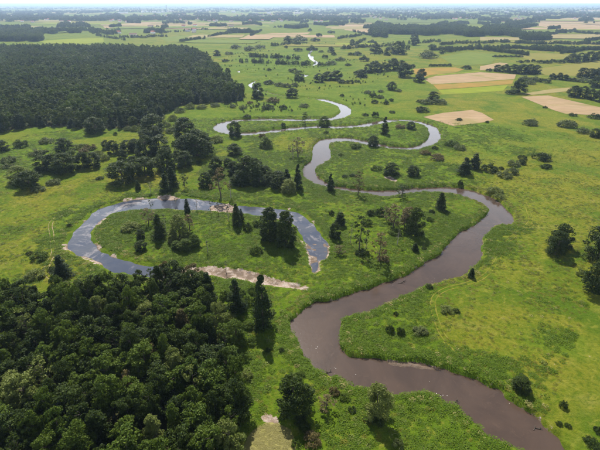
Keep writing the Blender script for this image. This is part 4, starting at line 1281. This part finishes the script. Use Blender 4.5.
for p in fr:
    u = rs.uniform()
    sx_ = 300 + F_PX * p[0] / depth_at(p[0], p[1])
    side = 'near the left edge' if sx_ < 60 else 'left of its middle' if sx_ < 125 else 'right of its middle' if sx_ < 190 else 'at its right corner'
    kind, leaf = ('broad', 'dark' if rs.uniform() < 0.6 else 'forest') if u < 0.65 else ('column', 'dark') if u < 0.8 else ('cone', 'conifer')
    desc = {'broad': 'round dark tree', 'column': 'tall narrow tree', 'cone': 'pointed conifer'}[kind]
    plant(kind, leaf, p[0], p[1], rs.uniform(5.5, 11), rs.uniform(8, 17), f'{desc} in the front row of the large wood, {side}', f'front row of the large wood, {desc}s {side}')
rest = pts[~single]
n = len(rest)
rag_edge = (front[~single] < 26) & (vnoise(rest[:, 0], rest[:, 1], 17, 95) < 0.48)
hh = rs.uniform(9.5, 16.5, n) * np.where(rag_edge, 0.45, 1.0) + 4.0 * vnoise(rest[:, 0], rest[:, 1], 45, 51)
ww = rs.uniform(0.85, 1.35, n)
scatter('distant_wood', 'large dark wood filling the upper left', np.c_[rest, np.zeros(n)], rs.uniform(0, 6.28, n), np.c_[hh * ww, hh * ww, hh],
        np.where(rs.uniform(size=n) < 0.93, np.clip((vnoise(rest[:, 0], rest[:, 1], 38, 91) * 0.6 + rs.uniform(size=n) * 0.6) * 4.6 - 0.6, 0, 4).astype(int), rs.integers(5, 7, n)), fw_protos)

# woods, hedges and garden trees of the far plain
fp = []


def strip_wood(x0, y0, x1, y1, dy, count, hmin, hmax):
    t = rs.uniform(0, 1, count)
    x = x0 + (x1 - x0) * t
    wv = vnoise(x, x * 0 + y0, 9.0, 81) + 0.5 * vnoise(x, x * 0 + y0, 3.0, 82)
    y = y0 + (y1 - y0) * t - rs.uniform(0, dy, count) * (0.35 + 0.75 * wv) - (wv - 0.75) * min(dy, 2.0)
    a, b = px_ground(x, y)
    fp.append(np.stack([a, b, rs.uniform(hmin, hmax, count)], 1))


strip_wood(371, 33.5, 470, 36, 8, 1500, 14, 20)
strip_wood(455, 36, 519, 36.5, 7, 900, 14, 20)
strip_wood(373, 37.5, 386, 37.5, 5, 150, 12, 18)
strip_wood(521, 40, 549, 40.5, 5.5, 350, 12, 18)
strip_wood(-10, 41.5, 42, 41.5, 12, 1300, 12, 18)
strip_wood(20, 35, 90, 31, 7, 900, 10, 17)
strip_wood(90, 33, 120, 36, 4, 120, 6, 14)
for (x0, y0, x1, y1, c_) in ((95, 36, 125, 41, 40), (110, 31, 160, 28, 60), (120, 39, 168, 37, 70), (180, 42, 205, 39, 60), (208, 37, 240, 33, 110), (160, 34, 190, 31, 40), (190, 31, 235, 29, 50),
                             (250, 36, 262, 31, 70), (262, 29, 300, 27, 80), (240, 33, 258, 33, 60), (338, 39, 362, 36, 60), (353, 32, 372, 36, 70), (352, 47, 366, 40, 30),
                             (440, 45, 510, 43, 120), (430, 51, 510, 49.5, 160), (500, 48, 575, 53, 190), (515, 44, 600, 45, 160), (530, 48.5, 600, 50.5, 170), (560, 54, 600, 49, 90), (484, 51, 528, 56, 110), (585, 42, 604, 39, 120),
                             (548, 36, 575, 31, 90), (570, 33, 602, 35, 100), (440, 55, 480, 47, 40), (380, 47, 440, 42, 50), (250, 57, 300, 60, 50), (340, 50, 372, 47, 40), (240, 63, 330, 66.5, 50), (270, 46, 300, 45, 30)):
    strip_wood(x0, y0, x1, y1, 1.0, c_, 3.5, 10)
for k in range(120):                      # copses and gardens
    x, y = rs.uniform(-10, 610), rs.choice([rs.uniform(9, 20), rs.uniform(18, 34)])
    w_ = rs.uniform(4, 26)
    strip_wood(x, y, x + w_, y + rs.uniform(-1, 1), rs.uniform(0.6, 2.2), int(w_ * 5), 6, 17)
strip_wood(505, 26, 545, 22, 3.5, 330, 12, 20)
strip_wood(478, 21, 500, 24, 3, 160, 10, 18)
for (x0, y0, x1, y1, dy, c_) in ((0, 22, 60, 20, 8, 700), (60, 22, 210, 19.5, 6, 1500), (200, 22, 340, 21, 6, 1500), (330, 21, 480, 19, 5, 700), (360, 16, 600, 15, 3, 700), (540, 19, 600, 17.5, 2, 260),
                             (-10, 13, 300, 12, 3.2, 1300), (280, 13, 610, 11, 3, 1100), (-10, 8.6, 610, 8.2, 2.2, 1500), (-20, 6.4, 620, 6.2, 1.2, 1500), (-20, 5.1, 620, 5.0, 0.6, 900)):
    strip_wood(x0, y0, x1, y1, dy, c_, 9, 20)
for k in range(60):                      # scrub on the wet meadows round the far channel
    x, y = rs.uniform(225, 400), rs.uniform(42, 112)
    if 405 < x and y > 66: continue
    a, b = px_ground(x, y)
    if sample(sd_r, a, b) < 6 or inside(far_wood, np.array([a]), np.array([b]))[0]: continue
    c_ = int(rs.integers(3, 14))
    q = rs.normal(size=(c_, 2)) * np.array([0.018, 0.012]) * math.hypot(a, b)
    q[:, 0] += a; q[:, 1] += b
    good = sample(sd_r, q[:, 0], q[:, 1]) > 4
    fp.append(np.c_[q, rs.uniform(0.8, 3.2, c_)][good])
fp = np.vstack(fp)
# leave clearings: real woods are patchy
keep = vnoise(fp[:, 0], fp[:, 1], 260.0, 61) + 0.5 * vnoise(fp[:, 0], fp[:, 1], 900.0, 62) > 0.52
keep |= np.hypot(fp[:, 0], fp[:, 1]) < 1900
fp = fp[keep]
n = len(fp)
rr_ = np.hypot(fp[:, 0], fp[:, 1])
wd = rs.uniform(0.9, 1.5, n) * np.clip(rr_ / 3000, 1.0, 2.0) ** 0.8
scatter('far_trees', 'bluish woods and hedges scattered over the far plain', np.c_[fp[:, :2], np.zeros(n)], rs.uniform(0, 6.28, n), np.c_[fp[:, 2] * wd, fp[:, 2] * wd, fp[:, 2]], rs.integers(0, 4, n), fw_protos)

# meadow herbs, sedge tussocks and reeds
def tuft(seed, nn, spread, h, size):
    r2 = np.random.default_rng(seed)
    a, q = r2.uniform(0, 6.28, nn), np.sqrt(r2.uniform(0, 1, nn))
    z = h * (1 - 0.7 * q) * r2.uniform(0.45, 1.0, nn)
    c = np.stack([spread * q * np.cos(a), spread * q * np.sin(a), z], 1)
    d = np.stack([np.cos(a) * q, np.sin(a) * q, np.full(nn, 0.5)], 1)
    return leaves(c, d, size, r2, 1.1)


hp = [lod(tuft(900 + i, 46, 0.85, 0.60, 0.24), LEAF['herb'], 'herb_tuft') for i in range(2)] + [lod(tuft(910, 44, 0.75, 0.50, 0.22), LEAF['herb'], 'herb_tuft'),
      lod(tuft(920, 40, 0.75, 0.38, 0.20), LEAF['sedge'], 'sedge_tuft'), lod(tuft(930, 36, 0.6, 0.65, 0.18), LEAF['reed'], 'reed_tuft'), lod(tuft(940, 40, 0.7, 0.60, 0.22), LEAF['pale'], 'herb_tuft')]
NC = 260000
rad = np.sqrt(rs.uniform(58 ** 2, 430 ** 2, NC))
an = rs.uniform(-0.70, 0.70, NC)
cx_, cy_ = rad * np.sin(an), rad * np.cos(an)
lu_, dr_, mu_, fl_ = sample(lush, cx_, cy_), sample(dry, cx_, cy_), sample(mud_c, cx_, cy_), sample(floor_c, cx_, cy_)
sr_, so_ = sample(sdr, cx_, cy_), sample(sdo, cx_, cy_)
edge_ = (np.minimum(sr_, so_) < 4.5)
patch = vnoise(cx_, cy_, 7, 71) * 0.6 + vnoise(cx_, cy_, 19, 72) * 0.4
lus = sstep(lu_ + (vnoise(cx_, cy_, 11, 73) - 0.5) * 0.7 + (vnoise(cx_, cy_, 28, 74) - 0.5) * 0.5, 0.15, 0.95)
prob = lus * (0.16 + 0.5 * sstep(patch, 0.30, 0.62)) + (1 - lus) * (0.07 + 0.24 * sstep(patch, 0.50, 0.72))
prob = np.where(edge_, 0.8, prob) * (1 - sstep(rad, 230, 430) * 0.75) * (1 - fl_)
ok = (rs.uniform(size=NC) < prob) & (sr_ > 0.7) & (so_ > 1.2) & (mu_ < 0.35) & (sample(pond_m, cx_, cy_) < 0.2)
cx_, cy_, lu_, dr_, ed, pt = cx_[ok], cy_[ok], lus[ok] * 0.9, dr_[ok], edge_[ok], patch[ok]
n = len(cx_)
u = rs.uniform(size=n)
lu_ = np.where(lu_ > rs.uniform(0.1, 0.8, n), 0.9, 0.1)
wh = np.where(lu_ > 0.45, np.where(u < 0.62, rs.integers(0, 2, n), np.where(u < 0.90, 2, np.where(u < 0.94, 5, 3))), np.where(u < 0.68, 3, np.where(u < 0.76, 5, np.where(u < 0.80, 4, 0))))
wh = np.where(ed & (u > 0.9), 4, wh)
s_ = rs.uniform(0.6, 1.5, n) * np.where(lu_ > 0.45, 1.15, 0.85)
scatter('meadow_herbs', 'tall herbs, sedge tussocks and reeds on the meadows and banks', np.c_[cx_, cy_, gz(cx_, cy_) - 0.05], rs.uniform(0, 6.28, n), np.c_[s_, s_, s_ * rs.uniform(0.5, 1.0, n)], wh, hp)

# sparse straw tufts on the pond
lo, hi = pond_poly.min(0), pond_poly.max(0)
q = rs.uniform(lo, hi, size=(1500, 2))
q = q[inside(pond_poly, q[:, 0], q[:, 1])]
n = len(q)
s_ = rs.uniform(0.5, 1.0, n)
scatter('pond_reeds', 'straw coloured reed tufts on the marsh pond', np.c_[q, np.full(n, -0.42)], rs.uniform(0, 6.28, n), np.c_[s_, s_, s_ * 0.6], np.zeros(n, int), [hp[4]])

# ------------------------------------------------------------------ town on the horizon
def wall_mat(name, c):
    m, nt, nd, ln = new_mat(name)
    return finish(m, nt, mix(nt, noise(nt, 0.4), c, tuple(v * 0.85 for v in c)), 0.85, 0.2)


WALLS = [wall_mat('render_white', (0.78, 0.76, 0.72)), wall_mat('render_cream', (0.66, 0.58, 0.46)), wall_mat('render_grey', (0.5, 0.5, 0.5))]
ROOFS = [wall_mat('roof_tile_red', (0.34, 0.13, 0.08)), wall_mat('roof_grey', (0.22, 0.22, 0.24)), wall_mat('roof_brown', (0.24, 0.15, 0.11))]
GLASSY = wall_mat('window_dark', (0.05, 0.06, 0.07))
box_f = [(0, 3, 2, 1), (4, 5, 6, 7), (0, 1, 5, 4), (1, 2, 6, 5), (2, 3, 7, 6), (3, 0, 4, 7)]


def box(x0, x1, y0, y1, z0, z1):
    return [(x0, y0, z0), (x1, y0, z0), (x1, y1, z0), (x0, y1, z0), (x0, y0, z1), (x1, y0, z1), (x1, y1, z1), (x0, y1, z1)]


def house_meshes(L, W, H, rh, wm, rm):
    wall = mesh_np('wall', box(-L / 2, L / 2, -W / 2, W / 2, 0, H), box_f, [wm])
    e = 0.5
    rv = [(-L / 2 - e, -W / 2 - e, H - 0.1), (L / 2 + e, -W / 2 - e, H - 0.1), (L / 2 + e, W / 2 + e, H - 0.1), (-L / 2 - e, W / 2 + e, H - 0.1), (-L / 2 - e, 0, H + rh), (L / 2 + e, 0, H + rh)]
    roof = bpy.data.meshes.new('roof')
    roof.from_pydata(rv, [], [(0, 1, 5, 4), (2, 3, 4, 5), (0, 4, 3), (1, 2, 5), (0, 3, 2, 1)])
    roof.materials.append(rm)
    roof.update()
    return wall, roof


HOUSES = [house_meshes(15, 11, 6.5, 4.0, WALLS[i % 3], ROOFS[i % 3]) for i in range(3)] + [house_meshes(16, 10, 6.0, 4.5, WALLS[0], ROOFS[0]), house_meshes(24, 11, 5, 4, WALLS[1], ROOFS[2])]
BLOCKS = [house_meshes(46, 13, 17, 1.2, WALLS[0], ROOFS[1]), house_meshes(60, 30, 10, 1.5, WALLS[0], ROOFS[1])]
hr = random.Random(3)
spots = []
for k in range(110): spots.append((hr.uniform(110, 350), hr.uniform(14.5, 22.0), 0))
for k in range(26): spots.append((hr.uniform(0, 130), hr.uniform(14, 24), 0))
for k in range(60): spots.append((hr.uniform(350, 600), hr.uniform(13, 20.5), 0))
for k in range(22): spots.append((hr.uniform(100, 330), hr.uniform(10, 14), 1))
for k in range(10): spots.append((hr.uniform(330, 600), hr.uniform(10, 13.5), 1))
for k in range(10): spots.append((hr.uniform(110, 240), hr.uniform(25, 37), 0))
for (x, y, typ) in spots:
    gx0, gy0 = px_ground(x, y)
    wall, roof = (HOUSES if typ == 0 else BLOCKS)[hr.randrange(5 if typ == 0 else 2)]
    o = link('house' if typ == 0 else 'apartment_block', None)
    o.location = (gx0, gy0, 0)
    o.rotation_euler = (0, 0, hr.uniform(-0.7, 0.7))
    link('wall', wall, o)
    link('roof', roof, o)
    if typ == 0:
        part_ = 'left' if x < 130 else 'middle' if x < 350 else 'right'
        where = 'among the fields behind the large wood' if y > 25 else f'in the hazy far settlement on the {part_} of the horizon plain'
        tag(o, f'tiny pale house {where}', 'house', f'houses {where}')
    else:
        part_ = 'left' if x < 330 else 'right'
        tag(o, f'hazy white building block in the far town, {part_} half of the skyline', 'building', f'building blocks in the far town, {part_}')
gx0, gy0 = px_ground(167, 12.2)
v, f = tube([(0, 0, -1), (0, 0, 25), (0, 0, 55), (0, 0, 76)], [7.5, 6.2, 5.0, 4.4], 12)
o = link('chimney_tower', None)
o.location = (gx0, gy0, 0)
link('shaft', mesh_np('shaft', v, f, [WALLS[2]], True), o)
v, f = tube([(0, 0, 72), (0, 0, 76.5)], [5.2, 5.2], 12)
link('rim_band', mesh_np('rim_band', v, f, [ROOFS[0]], True), o)
tag(o, 'tall grey industrial chimney rising from the far town on the left', 'chimney')

# ------------------------------------------------------------------ driftwood and pale flecks on the river
def driftwood(x, y, L, rotz, label):
    gx0, gy0 = px_ground(x, y)
    r2 = np.random.default_rng(int(x * 7 + y))
    V, Fc, o_ = [], [], 0
    main = [(-L / 2, 0, 0), (-L / 6, 0.12 * L * r2.normal(), 0.1), (L / 5, 0.1 * L * r2.normal(), 0.16), (L / 2, 0, 0.12)]
    parts_ = [(main, [0.15, 0.13, 0.10, 0.04])]
    for k in range(4):
        p0 = np.array(main[1 + k % 2]) + np.array([r2.uniform(-0.3, 0.5) * L * 0.3, 0, 0.05])
        parts_.append(([p0, p0 + np.array([0.12 * L, r2.normal() * 0.15 * L, 0.25]), p0 + np.array([0.24 * L, r2.normal() * 0.3 * L, 0.4])], [0.1, 0.07, 0.03]))
    for pth, rd in parts_:
        v, f = tube(pth, rd, 6)
        V.append(v); Fc.append(f + o_); o_ += len(v)
    o = link('driftwood', mesh_np('driftwood', np.vstack(V), np.vstack(Fc), [BARK], True))
    o.location = (gx0, gy0, RIVER_Z)
    o.rotation_euler = (0, 0, rotz)
    tag(o, label, 'driftwood', 'driftwood along the river')


for x, y, L, r, lab in ((455, 402, 5, 0.9, 'dead branch stranded at the near bank, upper of two'), (466, 411, 5.5, 2.2, 'dead branch stranded at the near bank, lower of two'), (538.5, 425, 2.5, 0.4, 'dark branch stuck in the river near the outer bank'),
                        (307, 356, 4, 1.9, 'thin branch at the left bank of the wide bend'), (327, 370, 3.5, 0.3, 'thin branch at the near bank of the wide bend'), (432, 391.5, 6, 0.1, 'thin branches lying in the water off the herb covered bank'),
                        (402, 279, 4, 0.5, 'thin branch below the central meadow bank')):
    driftwood(x, y, L, r, lab)

m, nt, nd, ln = new_mat('pale_fleck')  # pale flat patches modelled for water glints, riffles and stranded wood
FLECK = finish(m, nt, mix(nt, noise(nt, 2.0), (0.75, 0.72, 0.68), (0.5, 0.46, 0.42)), 0.8, 0.2)
fv, ff = [], []
fr2 = random.Random(9)
for (x, y, sx_, sy_, c_) in ((312, 345, 8, 5, 26), (326, 364, 10, 4, 22), (345, 372, 14, 4, 24), (440, 391.5, 12, 2.0, 60), (300, 330, 5, 8, 10), (415, 381, 30, 6, 14), (438, 277, 10, 1.5, 26), (450, 273, 6, 1.2, 14), (390, 283, 8, 2, 10), (505, 400, 25, 12, 8)):
    for k in range(c_ // 5):
        a, b = px_ground(fr2.gauss(x, sx_ / 2), fr2.gauss(y, sy_ / 2))
        s = fr2.choice((0.04, 0.06, 0.08, 0.11))
        i0 = len(fv)
        nn = 6
        for q in range(nn):
            t = 2 * math.pi * q / nn
            rr2 = s * fr2.uniform(0.5, 1.2)
            fv.append((a + rr2 * 1.5 * math.cos(t), b + rr2 * math.sin(t), RIVER_Z + 0.02))
        ff.append(list(range(i0, i0 + nn)))
me = bpy.data.meshes.new('river_flecks')
me.from_pydata(fv, [], ff)
me.materials.append(FLECK)
tag(link('river_flecks', me), 'pale flecks modelled for glints, riffles and stranded wood on the brown river', kind='stuff')

# ------------------------------------------------------------------ haze
hm = bpy.data.materials.new('haze_air')
hm.use_nodes = True
hn = hm.node_tree.nodes
hn.clear()
pv = hn.new('ShaderNodeVolumePrincipled')
pv.inputs['Color'].default_value = (0.54, 0.73, 1.0, 1)
pv.inputs['Density'].default_value = 0.8e-4
pv.inputs['Anisotropy'].default_value = 0.38
ho = hn.new('ShaderNodeOutputMaterial')
hm.node_tree.links.new(pv.outputs[0], ho.inputs['Volume'])
E = 61000.0
hme = mesh_np('haze', box(-E, E, -E, E, -3.8, 104.0), box_f, [hm])
tag(link('haze', hme), 'thin summer haze over the whole plain', kind='stuff')
